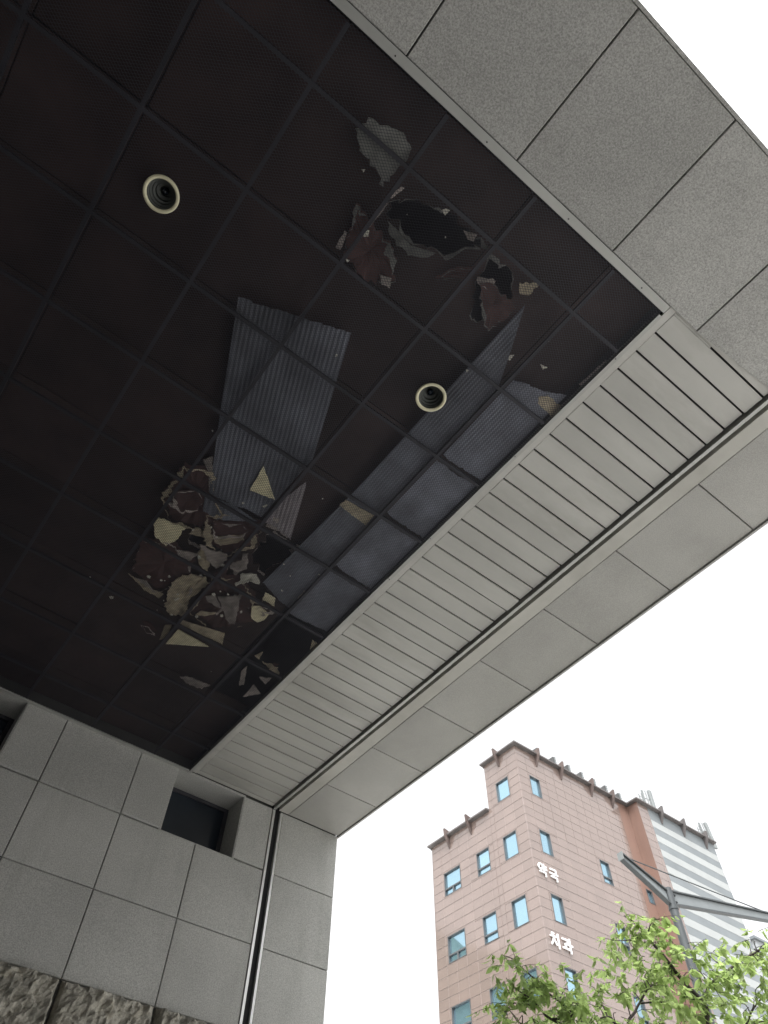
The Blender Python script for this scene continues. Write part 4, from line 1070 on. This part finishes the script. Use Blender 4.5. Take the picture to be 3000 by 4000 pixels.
for bx, by, bzz, r, cnt in [(4.49, 4.28, 3.75, 0.22, 26), (4.55, 4.22, 3.82, 0.22, 28), (4.61, 4.14, 3.81, 0.22, 28), (4.67, 4.08, 3.86, 0.2, 24), (4.77, 4.12, 3.79, 0.25, 34), (4.85, 4.02, 3.87, 0.25, 34), (4.84, 4.03, 3.77, 0.25, 34), (4.92, 3.94, 3.83, 0.25, 34), (4.99, 4.01, 3.77, 0.25, 34), (4.61, 4.14, 3.72, 0.25, 34), (4.54, 4.22, 3.72, 0.25, 30), (4.88, 3.98, 3.94, 0.14, 10), (4.63, 4.13, 3.97, 0.14, 10), (4.66, 4.09, 3.93, 0.16, 10), (5.07, 3.91, 3.85, 0.22, 22), (5.1, 3.87, 3.86, 0.22, 30), (5.09, 3.89, 3.77, 0.25, 30), (5.26, 3.82, 3.93, 0.22, 30), (5.24, 3.84, 3.83, 0.22, 26), (5.4, 3.8, 4.02, 0.2, 26), (5.47, 3.7, 4.07, 0.22, 30), (5.51, 3.63, 4.12, 0.18, 24), (5.65, 3.61, 4.19, 0.18, 22), (5.77, 3.6, 4.27, 0.15, 16), (5.41, 3.78, 3.91, 0.18, 12), (5.52, 3.61, 3.96, 0.16, 14), (5.77, 3.61, 4.13, 0.2, 24), (5.9, 3.58, 4.22, 0.2, 26), (5.93, 3.53, 4.19, 0.18, 22), (5.89, 3.59, 4.09, 0.2, 26), (5.92, 3.54, 4.06, 0.2, 22), (5.88, 3.61, 3.98, 0.2, 24), (5.97, 3.65, 3.91, 0.25, 34), (6.0, 3.6, 3.98, 0.2, 24), (5.94, 3.71, 3.89, 0.2, 24), (6.01, 3.58, 3.89, 0.22, 24), (6.06, 3.51, 3.92, 0.2, 18), (5.75, 3.63, 4.39, 0.15, 14), (5.79, 3.57, 4.32, 0.15, 14), (5.61, 3.66, 4.37, 0.13, 9), (5.58, 3.71, 4.49, 0.12, 10), (5.56, 3.73, 4.58, 0.12, 12), (5.57, 3.73, 4.32, 0.1, 5), (5.39, 3.81, 4.37, 0.07, 4), (5.71, 3.51, 4.54, 0.07, 5), (6.05, 3.52, 4.23, 0.14, 9), (6.07, 3.48, 4.17, 0.14, 9), (6.23, 3.4, 4.31, 0.14, 9), (6.2, 3.46, 4.39, 0.07, 4), (6.25, 3.38, 4.27, 0.14, 9), (6.36, 3.37, 4.26, 0.12, 7), (6.41, 3.27, 4.36, 0.13, 9), (6.45, 3.21, 4.47, 0.06, 4), (6.48, 3.14, 4.45, 0.1, 8), (6.48, 3.13, 4.38, 0.15, 12), (6.5, 3.1, 4.36, 0.12, 9), (6.42, 3.26, 4.22, 0.16, 12), (6.45, 3.2, 4.26, 0.14, 10), (6.56, 3.2, 4.24, 0.14, 9), (6.35, 3.4, 4.15, 0.08, 5), (6.37, 3.36, 4.12, 0.08, 5), (6.53, 3.26, 4.17, 0.14, 9), (6.48, 3.36, 4.09, 0.14, 9), (6.42, 3.47, 4.06, 0.14, 9), (6.29, 3.51, 4.05, 0.14, 8), (6.6, 3.35, 4.07, 0.2, 16), (6.55, 3.44, 3.99, 0.18, 14), (6.38, 3.54, 3.96, 0.16, 9), (6.59, 3.36, 3.96, 0.2, 14), (6.2, 3.47, 4.11, 0.12, 6), (6.2, 3.45, 4.16, 0.12, 6)]:
    c = Vector((bx, by, bzz))
    near = min(ALLP, key=lambda p: (p - c).length)
    if (near - c).length > 0.06:
        mid = (near + c)/2 + Vector((rnd.gauss(0, 0.02), rnd.gauss(0, 0.02), 0.03))
        twigs.tube(smooth_path([near, mid, c], 3), [0.005]*2 + [0.004]*2 + [0.003]*3, 5, cap=False)
    k = 0
    while k < cnt:
        P = c + Vector((rnd.gauss(0, 1), rnd.gauss(0, 1)*1.2, rnd.gauss(0, 0.8)))*r*0.62
        d = (P - c + Vector((rnd.gauss(0, 0.1), rnd.gauss(0, 0.1), 0.02))).normalized()
        twig(P, d, rnd.uniform(0.06, 0.14)); k += 3.6
twigs.build('twigs', M_['bark'], tree)['kind'] = 'stuff'
def leaf_show(t):
    P = t[1].to_translation(); x, y = px(P)
    return (P - cam.matrix_world.translation).length if (0 < x < 3000 and y < 4000) else 1e6
leaves.sort(key=leaf_show)
LM = [q.mesh('leaf', M_['leaf'], True) for q in LV]
rest = MB()
for i, (k, M) in enumerate(leaves):
    if i < 300: link(bpy.data.objects.new('leaf', LM[k]), tree, M)
    else: rest.add([M @ Vector(v) for v in LV[k].v], LV[k].f)
cr = rest.build('crown', M_['leaf'], tree, smooth=True)
cr['kind'] = 'stuff'
